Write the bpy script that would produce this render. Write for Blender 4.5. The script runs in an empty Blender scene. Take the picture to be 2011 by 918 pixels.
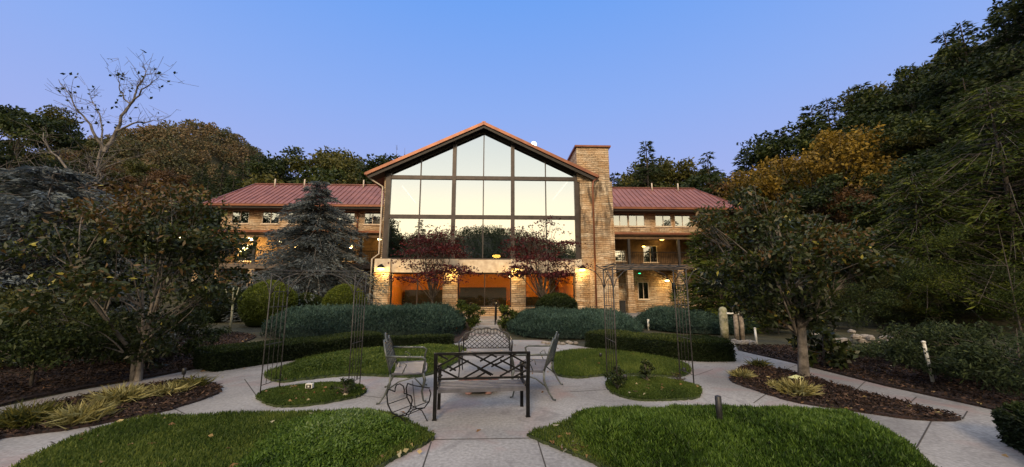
import bpy, math, random
import numpy as np
from math import radians as R, sin, cos, tan, pi, sqrt
from mathutils import Vector, Matrix
random.seed(7); rng = np.random.default_rng(7)
S = bpy.context.scene
COL = S.collection

# ------------------------------------------------------------------ camera
F = 730.0; CX, CY = 1005.5, 459.0; TH = R(8.8); CZ = 1.66
cd = bpy.data.cameras.new('camera'); cam = bpy.data.objects.new('camera', cd); COL.objects.link(cam)
cam.location = (0, 0, CZ); cam.rotation_euler = (pi/2 + TH, 0, 0)
cd.sensor_width = 36; cd.lens = 36*F/2011; cd.clip_start = .05; cd.clip_end = 3000
S.camera = cam

# ------------------------------------------------------------------ dusk sky
W = bpy.data.worlds.new('World'); S.world = W; W.use_nodes = True
nt = W.node_tree; nt.nodes.clear()
def N(t, **k):
    n = nt.nodes.new(t)
    for a, b in k.items(): setattr(n, a, b)
    return n
L = nt.links.new
def srgb(r, g, b):
    f = lambda c: ((c/255+.055)/1.055)**2.4 if c > 10 else c/255/12.92
    return (f(r), f(g), f(b), 1)
tc = N('ShaderNodeTexCoord'); sep = N('ShaderNodeSeparateXYZ'); L(tc.outputs['Generated'], sep.inputs[0])
def sky_ramp(stops):
    r = N('ShaderNodeValToRGB'); e = r.color_ramp.elements
    while len(e) < len(stops): e.new(.5)
    for i, (p, c) in enumerate(stops): e[i].position = p; e[i].color = c
    L(sep.outputs['Z'], r.inputs[0]); return r
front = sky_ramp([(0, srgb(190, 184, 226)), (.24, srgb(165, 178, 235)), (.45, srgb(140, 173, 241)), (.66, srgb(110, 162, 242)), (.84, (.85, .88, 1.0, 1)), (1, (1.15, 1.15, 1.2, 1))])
back = sky_ramp([(0, (1.6, 1.15, .64, 1)), (.16, (1.45, 1.27, .88, 1)), (.3, (.95, .98, .93, 1)), (.42, (.74, .82, .88, 1)), (.6, (1.1, 1.02, .95, 1)), (1, (1.15, 1.15, 1.2, 1))])  # top stops of both ramps, out of view, raised to brighten the ground
mr = N('ShaderNodeMapRange', interpolation_type='SMOOTHSTEP'); mr.inputs['From Min'].default_value = -.55; mr.inputs['From Max'].default_value = .35
L(sep.outputs['Y'], mr.inputs['Value'])
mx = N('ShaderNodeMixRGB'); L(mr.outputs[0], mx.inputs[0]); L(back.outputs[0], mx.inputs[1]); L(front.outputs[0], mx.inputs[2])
sk = N('ShaderNodeTexSky', sky_type='NISHITA', sun_disc=False, sun_elevation=R(2), sun_rotation=R(180))
skb = N('ShaderNodeBackground'); skb.inputs[1].default_value = .012; L(sk.outputs[0], skb.inputs[0])
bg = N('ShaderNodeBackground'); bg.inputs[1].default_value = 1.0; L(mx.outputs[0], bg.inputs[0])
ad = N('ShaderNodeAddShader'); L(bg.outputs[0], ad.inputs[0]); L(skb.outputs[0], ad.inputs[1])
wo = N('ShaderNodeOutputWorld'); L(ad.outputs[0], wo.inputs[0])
S.view_settings.view_transform = 'Standard'; S.view_settings.look = 'None'
S.view_settings.exposure = 0; S.view_settings.gamma = 1
S.cycles.max_bounces = 6; S.cycles.transparent_max_bounces = 8; S.cycles.caustics_reflective = False; S.cycles.caustics_refractive = False
# sunset glow behind the camera, from a lamp raised high to brighten the facade
sl = bpy.data.lights.new('sun', 'SUN'); sl.energy = 2.6; sl.angle = R(14); sl.color = (1, .74, .46)
so = bpy.data.objects.new('sun', sl); COL.objects.link(so); so.rotation_euler = (R(90-31), 0, R(-10))

# ------------------------------------------------------------------ helpers
def ray(px, py):
    u = (px-CX)/F; v = (CY-py)/F
    return (u, cos(TH)-v*sin(TH), sin(TH)+v*cos(TH))
def G(px, py, z=0.0):
    d = ray(px, py); t = (z-CZ)/d[2]; return (d[0]*t, d[1]*t)
def A(px, py, Y):
    d = ray(px, py); t = Y/d[1]; return (d[0]*t, Y, CZ+d[2]*t)

MATS = {}
def mat(name, col, rough=.7, metal=0.0, build=None, spec=.5):
    m = bpy.data.materials.new(name); m.use_nodes = True; t = m.node_tree
    b = t.nodes['Principled BSDF']
    b.inputs['Base Color'].default_value = (*col[:3], 1); b.inputs['Roughness'].default_value = rough
    b.inputs['Metallic'].default_value = metal; b.inputs['Specular IOR Level'].default_value = spec
    if build: build(t, b)
    MATS[name] = m; return m
def ramp(t, src, stops, interp='LINEAR'):
    r = t.nodes.new('ShaderNodeValToRGB'); e = r.color_ramp.elements; r.color_ramp.interpolation = interp
    while len(e) < len(stops): e.new(.5)
    for i, (p, c) in enumerate(stops): e[i].position = p; e[i].color = (*c[:3], 1)
    t.links.new(src, r.inputs[0]); return r.outputs[0]
def noise(t, scale, detail=4, vec=None, dist=0):
    n = t.nodes.new('ShaderNodeTexNoise'); n.inputs['Scale'].default_value = scale; n.inputs['Detail'].default_value = detail
    n.inputs['Distortion'].default_value = dist
    if vec is None:
        c = t.nodes.new('ShaderNodeTexCoord'); vec = c.outputs['Object']
    t.links.new(vec, n.inputs['Vector']); return n.outputs['Fac']
def mixc(t, f, a, b, mode='MIX'):
    m = t.nodes.new('ShaderNodeMixRGB'); m.blend_type = mode
    for s, v in ((0, f), (1, a), (2, b)):
        if hasattr(v, 'links'): t.links.new(v, m.inputs[s])
        elif s == 0: m.inputs[0].default_value = v
        else: m.inputs[s].default_value = (*v[:3], 1)
    return m.outputs[0]
def bump(t, b, h, strength=.3, dist=.02):
    n = t.nodes.new('ShaderNodeBump'); n.inputs['Strength'].default_value = strength; n.inputs['Distance'].default_value = dist
    t.links.new(h, n.inputs['Height']); t.links.new(n.outputs[0], b.inputs['Normal'])
def noisy(c1, c2, scale, bs=.3, bd=.01, lo=.35, hi=.65):
    def f(t, b):
        n = noise(t, scale, 6); t.links.new(ramp(t, n, [(lo, c1), (hi, c2)]), b.inputs['Base Color'])
        bump(t, b, noise(t, scale*4, 5), bs, bd)
    return f
def leafmat(name, stops, rough=.6, spec=.3, trans=.25):
    """stops: colour ramp over the per-leaf 'tint' (clump tone + leaf tone)"""
    def f(t, b):
        a = t.nodes.new('ShaderNodeAttribute'); a.attribute_name = 'tint'
        c = ramp(t, a.outputs['Fac'], stops); t.links.new(c, b.inputs['Base Color'])
        tr = t.nodes.new('ShaderNodeBsdfTranslucent'); t.links.new(c, tr.inputs['Color'])
        ms = t.nodes.new('ShaderNodeMixShader'); ms.inputs[0].default_value = trans
        o = t.nodes['Material Output']
        t.links.new(b.outputs[0], ms.inputs[1]); t.links.new(tr.outputs[0], ms.inputs[2]); t.links.new(ms.outputs[0], o.inputs[0])
    return mat(name, (.1, .1, .1), rough, 0, f, spec)
def emis(name, col, s):
    m = bpy.data.materials.new(name); m.use_nodes = True; t = m.node_tree; t.nodes.clear()
    e = t.nodes.new('ShaderNodeEmission'); e.inputs[0].default_value = (*col, 1); e.inputs[1].default_value = s
    o = t.nodes.new('ShaderNodeOutputMaterial'); t.links.new(e.outputs[0], o.inputs[0]); return m
def glass(name, refl, tint=(1, 1, 1), wob=.0):
    m = bpy.data.materials.new(name); m.use_nodes = True; t = m.node_tree; t.nodes.clear()
    g = t.nodes.new('ShaderNodeBsdfGlossy'); g.inputs['Roughness'].default_value = .008; g.inputs['Color'].default_value = (*tint, 1)
    tr = t.nodes.new('ShaderNodeBsdfTransparent'); tr.inputs[0].default_value = (.75, .72, .65, 1)
    fr = t.nodes.new('ShaderNodeMixShader'); fr.inputs[0].default_value = refl
    o = t.nodes.new('ShaderNodeOutputMaterial')
    if wob:
        b = t.nodes.new('ShaderNodeBump'); b.inputs['Strength'].default_value = wob; b.inputs['Distance'].default_value = .02
        t.links.new(noise(t, .5, 1), b.inputs['Height']); t.links.new(b.outputs[0], g.inputs['Normal'])
    t.links.new(tr.outputs[0], fr.inputs[1]); t.links.new(g.outputs[0], fr.inputs[2]); t.links.new(fr.outputs[0], o.inputs[0])
    return m

class MB:
    def __init__(s): s.v = []; s.f = []; s.m = []; s.sm = []; s.mi = 0
    def add(s, vs, fs, smooth=False):
        o = len(s.v); s.v += [tuple(p) for p in vs]
        for f in fs: s.f.append([i+o for i in f]); s.m.append(s.mi); s.sm.append(smooth)
        return s
    def box(s, x0, x1, y0, y1, z0, z1, M=None):
        vs = [(x, y, z) for z in (z0, z1) for y in (y0, y1) for x in (x0, x1)]
        if M: vs = [M @ Vector(p) for p in vs]
        return s.add(vs, [(0, 2, 3, 1), (4, 5, 7, 6), (0, 1, 5, 4), (2, 6, 7, 3), (0, 4, 6, 2), (1, 3, 7, 5)])
    def bar(s, a, b, w, h=None, up=(0, 0, 1)):
        a = Vector(a); b = Vector(b); d = (b-a).normalized(); h = h or w
        u = Vector(up); x = d.cross(u)
        if x.length < 1e-3: x = d.cross(Vector((0, 1, 0)))
        x.normalize(); y = x.cross(d)
        vs = [p+x*sx*w/2+y*sy*h/2 for p in (a, b) for sx, sy in ((-1, -1), (1, -1), (1, 1), (-1, 1))]
        return s.add(vs, [(0, 3, 2, 1), (4, 5, 6, 7), (0, 1, 5, 4), (1, 2, 6, 5), (2, 3, 7, 6), (3, 0, 4, 7)])
    def tube(s, pts, r, n=6, r2=None, cap=True):
        pts = [Vector(p) for p in pts]; k = len(pts); rr = r if isinstance(r, (list, tuple)) else [r+(((r2 if r2 is not None else r)-r)*i/(k-1)) for i in range(k)]
        vs = []; prev = None
        for i, p in enumerate(pts):
            d = (pts[min(i+1, k-1)]-pts[max(i-1, 0)])
            d = d.normalized() if d.length > 1e-9 else Vector((0, 0, 1))
            x = (prev - d*prev.dot(d)) if prev is not None else d.cross(Vector((0, 0, 1)) if abs(d.z) < .9 else Vector((0, 1, 0)))
            if x.length < 1e-4: x = d.orthogonal()
            x.normalize(); prev = x; y = d.cross(x)
            for j in range(n):
                a = 2*pi*j/n; vs.append(p+(x*cos(a)+y*sin(a))*rr[i])
        fs = [(i*n+j, i*n+(j+1) % n, (i+1)*n+(j+1) % n, (i+1)*n+j) for i in range(k-1) for j in range(n)]
        if cap: fs += [tuple(range(n))[::-1], tuple((k-1)*n+j for j in range(n))]
        return s.add(vs, fs, True)
    def lathe(s, prof, c=(0, 0, 0), n=20, cap=True):
        vs = [(c[0]+r*cos(2*pi*j/n), c[1]+r*sin(2*pi*j/n), c[2]+z) for r, z in prof for j in range(n)]; k = len(prof)
        fs = [(i*n+j, i*n+(j+1) % n, (i+1)*n+(j+1) % n, (i+1)*n+j) for i in range(k-1) for j in range(n)]
        if cap: fs += [tuple(range(n))[::-1], tuple((k-1)*n+j for j in range(n))]
        return s.add(vs, fs, True)
    def prism(s, poly, z0, z1):
        n = len(poly); a = sum(poly[i][0]*poly[(i+1) % n][1]-poly[(i+1) % n][0]*poly[i][1] for i in range(n))
        if a < 0: poly = poly[::-1]
        vs = [(x, y, z0) for x, y in poly]+[(x, y, z1) for x, y in poly]
        return s.add(vs, [tuple(range(n, 2*n))]+[(i, (i+1) % n, n+(i+1) % n, n+i) for i in range(n)])
    def build(s, name, m, parent=None, label=None):
        me = bpy.data.meshes.new(name); me.from_pydata(s.v, [], s.f)
        for x in (m if isinstance(m, (list, tuple)) else [m]): me.materials.append(x)
        me.polygons.foreach_set('material_index', s.m); me.polygons.foreach_set('use_smooth', s.sm); me.update()
        o = bpy.data.objects.new(name, me); COL.objects.link(o)
        if parent: o.parent = parent
        if label: o['label'] = label
        return o
def tag(o, label=None, cat=None, group=None, kind=None):
    if label: o['label'] = label
    if cat: o['category'] = cat
    if group: o['group'] = group
    if kind: o['kind'] = kind
    return o
def thing(name, label, cat, loc=(0, 0, 0), rz=0, group=None, kind=None):
    o = bpy.data.objects.new(name, None); COL.objects.link(o); o.location = loc; o.rotation_euler.z = rz; o.empty_display_size = .2
    return tag(o, label, cat, group, kind)
def dup(o, parent=None):
    c = o.copy(); COL.objects.link(c)
    if parent: c.parent = parent
    for ch in list(o.children): dup(ch, c)
    return c
def place(o, loc, rz=0, sc=1, label=None, group=None):
    o.location = loc; o.rotation_euler.z = rz; o.scale = (sc, sc, sc) if not isinstance(sc, tuple) else sc
    if label: o['label'] = label
    if group: o['group'] = group
    return o

def smooth_closed(pts, k=6):
    n = len(pts); out = []
    for i in range(n):
        p0, p1, p2, p3 = (np.array(pts[(i+j-1) % n]) for j in range(4))
        for q in range(k):
            t = q/k; out.append(tuple(.5*((2*p1)+(-p0+p2)*t+(2*p0-5*p1+4*p2-p3)*t*t+(-p0+3*p1-3*p2+p3)*t**3)))
    return out
def inpoly(P, poly):
    x, y = P[:, 0], P[:, 1]; ins = np.zeros(len(P), bool); n = len(poly)
    for i in range(n):
        x1, y1 = poly[i]; x2, y2 = poly[(i+1) % n]
        if y1 == y2: continue
        c = ((y1 > y) != (y2 > y)) & (x < (x2-x1)*(y-y1)/(y2-y1)+x1); ins ^= c
    return ins
def sample_poly(poly, n):
    P = np.array(poly); lo, hi = P.min(0), P.max(0); out = np.zeros((0, 2))
    while len(out) < n:
        q = rng.uniform(lo, hi, (n*2, 2)); out = np.vstack([out, q[inpoly(q, poly)]])
    return out[:n]
def edge_dist(P, poly):
    d = np.full(len(P), 1e9); n = len(poly)
    for i in range(n):
        a = np.array(poly[i]); b = np.array(poly[(i+1) % n]); ab = b-a; l = max((ab**2).sum(), 1e-9)
        t = np.clip(((P-a)@ab)/l, 0, 1); q = a+t[:, None]*ab; d = np.minimum(d, np.sqrt(((P-q)**2).sum(1)))
    return d
def unit(v): return v/np.maximum(np.linalg.norm(v, axis=1, keepdims=True), 1e-9)
def rnd_dirs(n): return unit(rng.normal(size=(n, 3)))
_ph = rng.uniform(0, 6.28, (8, 3)); _fr = rng.normal(size=(8, 3))
def fnoise(P, s=1.0):
    """cheap smooth noise, -1..1"""
    P = np.asarray(P, float)*s
    if P.shape[1] == 2: P = np.c_[P, np.zeros(len(P))]
    v = np.zeros(len(P))
    for i in range(8): v += np.sin(P@(_fr[i]*(1+i*.35))+_ph[i, 0])/(1+i*.25)
    return v/3.2

def leaves(name, P, D, L_, Wd, m, tint=None, parent=None, extra=None, curl=.15):
    """a cloud of single leaf blades: base point P, direction D, length, width"""
    n = len(P); D = unit(D); rnd = rnd_dirs(n); X = unit(np.cross(D, rnd)); Z = np.cross(X, D)
    L_ = np.broadcast_to(L_, n)[:, None]; Wd = np.broadcast_to(Wd, n)[:, None]
    mid = P+D*L_*.45+Z*L_*curl*.5
    V = np.stack([P, mid+X*Wd*.5, P+D*L_-Z*L_*curl*.3, mid-X*Wd*.5], 1).reshape(-1, 3)
    nf = n; idx = np.arange(4*n)
    tint = np.clip(tint if tint is not None else rng.uniform(0, 1, n), 0, 1)
    ev, ef = (extra if extra else ([], []))
    o = 4*n
    if len(ev): V = np.vstack([V, np.array(ev, float)])
    loops = list(ef)
    ls = np.arange(0, 4*n, 4); lt = np.full(n, 4)
    if loops:
        ei = np.concatenate([np.array(f)+o for f in loops]); el = np.array([len(f) for f in loops])
        es = 4*n+np.concatenate([[0], np.cumsum(el)[:-1]])
        idx = np.concatenate([idx, ei]); ls = np.concatenate([ls, es]); lt = np.concatenate([lt, el])
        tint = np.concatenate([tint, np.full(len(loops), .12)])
    me = bpy.data.meshes.new(name); me.vertices.add(len(V)); me.vertices.foreach_set('co', V.ravel())
    me.loops.add(len(idx)); me.loops.foreach_set('vertex_index', idx.astype(np.int32))
    me.polygons.add(len(ls)); me.polygons.foreach_set('loop_start', ls.astype(np.int32)); me.polygons.foreach_set('loop_total', lt.astype(np.int32))
    a = me.attributes.new('tint', 'FLOAT', 'FACE'); a.data.foreach_set('value', tint.astype(np.float32))
    me.update(calc_edges=True); me.materials.append(m)
    ob = bpy.data.objects.new(name, me); COL.objects.link(ob)
    if parent: ob.parent = parent
    return ob

# ------------------------------------------------------------------ materials
def stone_nodes(t, b):
    c = t.nodes.new('ShaderNodeTexCoord'); s = t.nodes.new('ShaderNodeSeparateXYZ'); t.links.new(c.outputs['Object'], s.inputs[0])
    ad = t.nodes.new('ShaderNodeMath'); t.links.new(s.outputs[0], ad.inputs[0]); t.links.new(s.outputs[1], ad.inputs[1])
    n1 = noise(t, .9, 2); wb = t.nodes.new('ShaderNodeMath'); wb.operation = 'MULTIPLY_ADD'; wb.inputs[1].default_value = .25
    t.links.new(n1, wb.inputs[0]); t.links.new(s.outputs[2], wb.inputs[2])
    cb = t.nodes.new('ShaderNodeCombineXYZ'); t.links.new(ad.outputs[0], cb.inputs[0]); t.links.new(wb.outputs[0], cb.inputs[1])
    def brick(w, h, off, c1, c2):
        k = t.nodes.new('ShaderNodeTexBrick'); k.offset = off; k.squash = 1.7; k.squash_frequency = 3; k.offset_frequency = 2
        k.inputs['Scale'].default_value = 1; k.inputs['Brick Width'].default_value = w; k.inputs['Row Height'].default_value = h
        k.inputs['Mortar Size'].default_value = .014; k.inputs['Mortar Smooth'].default_value = .3; k.inputs['Bias'].default_value = 0
        k.inputs['Color1'].default_value = (*c1, 1); k.inputs['Color2'].default_value = (*c2, 1); k.inputs['Mortar'].default_value = (.10, .075, .05, 1)
        t.links.new(cb.outputs[0], k.inputs['Vector']); return k
    k1 = brick(.46, .135, .37, (.50, .32, .17), (.84, .70, .50)); k2 = brick(.83, .27, .61, (.36, .22, .11), (.90, .78, .60))
    col = mixc(t, .5, k1.outputs[0], k2.outputs[0]); nn = noise(t, 3, 6); col = mixc(t, 1, col, ramp(t, noise(t, 1.0, 3), [(.35, (.78, .72, .66)), (.65, (1.15, 1.15, 1.15))]), 'MULTIPLY')
    col = mixc(t, ramp(t, noise(t, 1.2, 5), [(.45, (0, 0, 0)), (.7, (.6, .6, .6))]), col, (.62, .36, .16))
    col = mixc(t, .55, col, ramp(t, nn, [(.3, (.62, .6, .56)), (.7, (1.0, 1.0, 1.0))]), 'MULTIPLY')
    t.links.new(col, b.inputs['Base Color'])
    h = t.nodes.new('ShaderNodeMath'); h.operation = 'ADD'; inv = ramp(t, k1.outputs['Fac'], [(0, (1, 1, 1)), (1, (0, 0, 0))])
    t.links.new(inv, h.inputs[0]); t.links.new(noise(t, 7, 6), h.inputs[1]); bump(t, b, h.outputs[0], 1, .09)
STONE = mat('stacked_stone', (.5, .4, .3), .85, 0, stone_nodes, .3)
def stained_nodes(t, b):
    stone_nodes(t, b); c = b.inputs['Base Color'].links[0].from_socket
    tcn = t.nodes.new('ShaderNodeTexCoord'); mp = t.nodes.new('ShaderNodeMapping'); mp.inputs['Scale'].default_value = (1.6, 1, .4)
    t.links.new(tcn.outputs['Object'], mp.inputs['Vector']); n = noise(t, 1.7, 6, mp.outputs[0], .6)
    sp = t.nodes.new('ShaderNodeSeparateXYZ'); t.links.new(tcn.outputs['Object'], sp.inputs[0])
    z = ramp(t, sp.outputs[2], [(0, (0, 0, 0)), (1, (0, 0, 0))])
    mrz = t.nodes.new('ShaderNodeMapRange'); mrz.inputs[1].default_value = 3.8; mrz.inputs[2].default_value = 7.0; t.links.new(sp.outputs[2], mrz.inputs[0])
    mrz2 = t.nodes.new('ShaderNodeMapRange'); mrz2.inputs[1].default_value = 9.8; mrz2.inputs[2].default_value = 8.9; t.links.new(sp.outputs[2], mrz2.inputs[0])
    mu = t.nodes.new('ShaderNodeMath'); mu.operation = 'MULTIPLY'; t.links.new(mrz.outputs[0], mu.inputs[0]); t.links.new(mrz2.outputs[0], mu.inputs[1])
    mu2 = t.nodes.new('ShaderNodeMath'); mu2.operation = 'MULTIPLY'; t.links.new(mu.outputs[0], mu2.inputs[0]); t.links.new(ramp(t, n, [(.46, (0, 0, 0)), (.60, (.75, .75, .75))]), mu2.inputs[1])
    t.links.new(mixc(t, mu2.outputs[0], c, (.045, .035, .028)), b.inputs['Base Color'])
STONE_ST = mat('stained_stone', (.5, .4, .3), .85, 0, stained_nodes, .3)
CAPST = mat('cut_stone', (.6, .48, .34), .8, 0, noisy((.6, .47, .33), (.8, .69, .53), 3), .3)
def conc_nodes(t, b):
    n1 = ramp(t, noise(t, .5, 5, None, .5), [(.35, (.21, .205, .20)), (.65, (.35, .34, .33))])
    n2 = ramp(t, noise(t, 26, 12), [(.3, (.72, .72, .72)), (.7, (1.16, 1.16, 1.16))])
    c = mixc(t, 1, n1, n2, 'MULTIPLY')
    st = ramp(t, noise(t, .9, 4, None, 1.0), [(.54, (0, 0, 0)), (.70, (.6, .6, .6))])
    c = mixc(t, st, c, (.27, .17, .155)); st2 = ramp(t, noise(t, 2.1, 8, None, 2), [(.54, (0, 0, 0)), (.68, (.5, .5, .5))])
    c = mixc(t, st2, c, (.16, .15, .15))
    t.links.new(c, b.inputs['Base Color']); bump(t, b, noise(t, 60, 6), .25, .004)
CONC = mat('broom_concrete', (.4, .4, .4), .8, 0, conc_nodes, .3)
JOINT = mat('joint', (.05, .045, .04), .9)
ROOF = mat('red_metal_roof', (.25, .10, .09), .5, .1, noisy((.18, .065, .052), (.26, .10, .08), 1.2, .05, .01), .5)
COPPER = mat('copper_trim', (.62, .26, .10), .4, .3, noisy((.20, .07, .035), (.29, .11, .05), 2, .05))
DKWOOD = mat('dark_timber', (.045, .035, .03), .6, 0, noisy((.016, .013, .011), (.035, .027, .022), 6))
BRONZE = mat('bronze_frame', (.10, .075, .065), .45, .3, noisy((.035, .027, .023), (.06, .046, .04), 3, .05))
CREAM = mat('cream_trim', (.6, .5, .38), .6, 0, noisy((.52, .42, .32), (.64, .54, .42), 3, .1))
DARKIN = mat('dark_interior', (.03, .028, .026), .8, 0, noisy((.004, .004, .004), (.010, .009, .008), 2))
ORANGE = mat('orange_plaster', (.75, .33, .05), .8, 0, noisy((.42, .16, .02), (.85, .42, .08), .7, .1, .3, .7))
BALW = mat('shade_brown_board', (.16, .10, .05), .7, 0, noisy((.09, .05, .022), (.19, .11, .05), 3, .2))  # balcony wall's porch shade is put into this brown; porch beam shares it
DECK = mat('deck_board', (.12, .09, .07), .7, 0, noisy((.10, .075, .06), (.16, .12, .09), 5))
CURT = mat('curtain', (.62, .62, .56), .9, 0, noisy((.5, .5, .46), (.72, .72, .66), 9))
GL_HALL = glass('hall_glass', .88, (.97, .97, .92), .02)
GL_WIN = glass('window_glass', .5, (1, 1, .97), .02)
GL_LOW = glass('ground_glass', .13, (.9, .9, .9), .01)
IRON = mat('black_iron', (.006, .006, .007), .5, .0, noisy((.005, .005, .006), (.014, .014, .014), 12, .2, .002), .12)
CAST = mat('grey_cast_metal', (.1, .11, .1), .45, .5, noisy((.06, .068, .063), (.13, .14, .13), 10, .3, .003))
SLAT = mat('grey_slat', (.1, .1, .12), .5, .1, noisy((.07, .07, .085), (.12, .12, .14), 8, .2, .002))
ARBOR = mat('weathered_iron', (.06, .055, .05), .6, .2, noisy((.03, .028, .027), (.085, .08, .075), 14, .3, .002))
RUST = mat('rusty_steel', (.09, .04, .025), .7, .3, noisy((.03, .022, .02), (.17, .07, .045), 9, .4, .004))
BARK = mat('grey_bark', (.14, .12, .10), .9, 0, noisy((.07, .06, .05), (.23, .20, .17), 7, .8, .02))
BARKD = mat('dark_bark', (.07, .055, .045), .9, 0, noisy((.035, .028, .022), (.12, .10, .08), 7, .8, .02))
MULCH = mat('bark_mulch', (.05, .03, .024), .95, 0, noisy((.010, .007, .006), (.062, .032, .025), 26, 1, .03))
SOIL = mat('grass_soil', (.05, .05, .03), .95, 0, noisy((.018, .032, .010), (.055, .075, .022), 9, .8, .02))
ROCK = mat('pale_rock', (.5, .46, .4), .85, 0, noisy((.14, .12, .10), (.40, .36, .31), 4, .8, .03))
WHITE = mat('white_plastic', (.75, .74, .68), .5, 0, noisy((.6, .58, .5), (.8, .79, .74), 6, .1))
BLACK = mat('black_plastic', (.015, .015, .015), .5, 0, noisy((.012, .012, .012), (.025, .025, .025), 9, .1))
WOODW = mat('weathered_wood', (.3, .25, .2), .85, 0, noisy((.16, .13, .10), (.36, .30, .24), 9, .6, .01))
CAPW = mat('mossy_stone', (.5, .46, .34), .8, 0, noisy((.16, .17, .08), (.42, .39, .28), 6, .4))
LAMP = emis('lamp_glow', (1, .62, .12), 9); LAMPW = emis('lamp_white', (1, .80, .35), 14); GREENL = emis('green_lamp', (.05, 1, .35), 3.5)
MOON = emis('moon_glow', (1, .98, .9), 6); GLOWBAR = emis('bar_glow', (1, .8, .5), 5)

LF = {
 'deep': leafmat('deep_green_leaf', [(0, (.009, .016, .004)), (.5, (.028, .046, .010)), (.9, (.07, .09, .018)), (1, (.13, .14, .03))]),
 'mag': leafmat('magnolia_leaf', [(0, (.010, .015, .004)), (.5, (.032, .048, .010)), (.70, (.055, .065, .014)), (.84, (.11, .062, .018)), (.955, (.15, .085, .022)), (.97, (.30, .30, .05)), (1, (.45, .40, .08))], .45, .4),
 'rust': leafmat('rust_leaf', [(0, (.035, .022, .010)), (.4, (.08, .045, .018)), (.8, (.15, .08, .03)), (1, (.24, .14, .05))]),
 'yellow': leafmat('golden_leaf', [(0, (.06, .045, .008)), (.5, (.21, .135, .016)), (1, (.42, .28, .035))]),
 'olive': leafmat('olive_leaf', [(0, (.026, .034, .007)), (.5, (.072, .078, .016)), (1, (.17, .15, .03))]),
 'pine': leafmat('pine_needle', [(0, (.010, .018, .008)), (.5, (.028, .046, .016)), (1, (.075, .10, .03))], .7),
 'blue': leafmat('blue_needle', [(0, (.02, .026, .03)), (.5, (.062, .078, .084)), (1, (.19, .22, .225))], .7),
 'silver': leafmat('silver_needle', [(0, (.03, .037, .042)), (.5, (.095, .115, .12)), (1, (.27, .31, .31))], .7),
 'fern': leafmat('bright_conifer', [(0, (.009, .018, .003)), (.5, (.040, .062, .006)), (1, (.15, .17, .016))], .7),
 'juni': leafmat('juniper_needle', [(0, (.008, .018, .014)), (.5, (.028, .058, .042)), (1, (.085, .15, .11))], .7),
 'hedge': leafmat('hedge_leaf', [(0, (.006, .012, .003)), (.5, (.018, .032, .007)), (.85, (.045, .068, .013)), (1, (.11, .13, .025))]),
 'globe': leafmat('globe_leaf', [(0, (.03, .045, .006)), (.5, (.10, .13, .014)), (1, (.22, .25, .03))]),
 'maple': leafmat('red_maple_leaf', [(0, (.016, .003, .004)), (.5, (.062, .008, .011)), (1, (.17, .025, .025))]),
 'grass': leafmat('lawn_blade', [(0, (.018, .034, .006)), (.5, (.062, .105, .016)), (1, (.17, .21, .04))], .6, .3, .35),
 'plant': leafmat('groundcover_leaf', [(0, (.010, .024, .004)), (.35, (.050, .100, .012)), (.6, (.12, .20, .025)), (.85, (.12, .19, .05)), (1, (.21, .28, .12))], .55, .3, .35),
 'tan': leafmat('dry_grass', [(0, (.12, .10, .03)), (.5, (.28, .25, .08)), (1, (.48, .44, .2))]),
 'litter': leafmat('dead_leaf', [(0, (.16, .07, .03)), (.5, (.36, .22, .10)), (.85, (.5, .42, .2)), (1, (.7, .62, .45))]),
}

# ------------------------------------------------------------------ terrain
def H(x, y):
    x = np.asarray(x, float); y = np.asarray(y, float)
    sp = lambda v, k=3.0: k*np.logaddexp(0, v/k)
    xs = 14+np.maximum(0, y-5)*.42
    h = np.minimum(.80*sp(x-xs-3), 60)*(1/(1+np.exp(-(y+6)/5)))
    h += np.minimum(.34*sp(-x-22-np.maximum(0, 30-y)*.3), 9)*(1/(1+np.exp(-(y-12)/5)))
    h += np.minimum(.20*sp(y-47), 9)
    g = lambda cx, cy, a, sx, sy: a*np.exp(-((x-cx)/sx)**2/2-((y-cy)/sy)**2/2)
    h += g(-133, 165, 47, 18, 42)+g(-185, 160, 23, 28, 45)+g(-250, 170, 18, 40, 50)+g(60, 260, 20, 120, 60)
    h += g(-3, -205, 34, 36, 38)+g(-85, -205, 29, 34, 40)+g(62, -200, 17, 40, 40)+g(-160, -190, 20, 50, 60)
    h += 14*np.clip((np.hypot(x, y)-230)/200, 0, 1)
    return h - .0
h00 = float(H(-2, 12))
def Hz(x, y): return float(H(x, y)-h00)
def terrain():
    u = np.linspace(-1, 1, 181); ax = np.sign(u)*(np.abs(u)*60+(np.abs(u)**4)*540)
    X, Y = np.meshgrid(ax, ax+0); Z = H(X, Y)-h00
    flat = np.clip((np.maximum(np.abs(X+2)/22, np.abs(Y-14)/26)-.8)/.4, 0, 1); Z = Z*flat-.02+0*Z
    Z += fnoise(np.c_[X.ravel(), Y.ravel()], .12).reshape(X.shape)*.4*np.clip(flat, 0, 1)
    n = len(ax); V = np.stack([X, Y, Z], -1).reshape(-1, 3)
    m = MB(); m.v = [tuple(p) for p in V]
    for i in range(n-1):
        for j in range(n-1): m.f.append((i*n+j, i*n+j+1, (i+1)*n+j+1, (i+1)*n+j)); m.m.append(0); m.sm.append(True)
    return m
GROUNDM = mat('forest_floor', (.04, .04, .02), .95, 0, noisy((.018, .019, .009), (.065, .06, .025), .5, 1, .3))
tag(terrain().build('ground', GROUNDM), kind='structure')
def gz(x, y):
    fl = max(0, min(1, (max(abs(x+2)/22, abs(y-14)/26)-.8)/.4)); return Hz(x, y)*fl-.02

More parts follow.
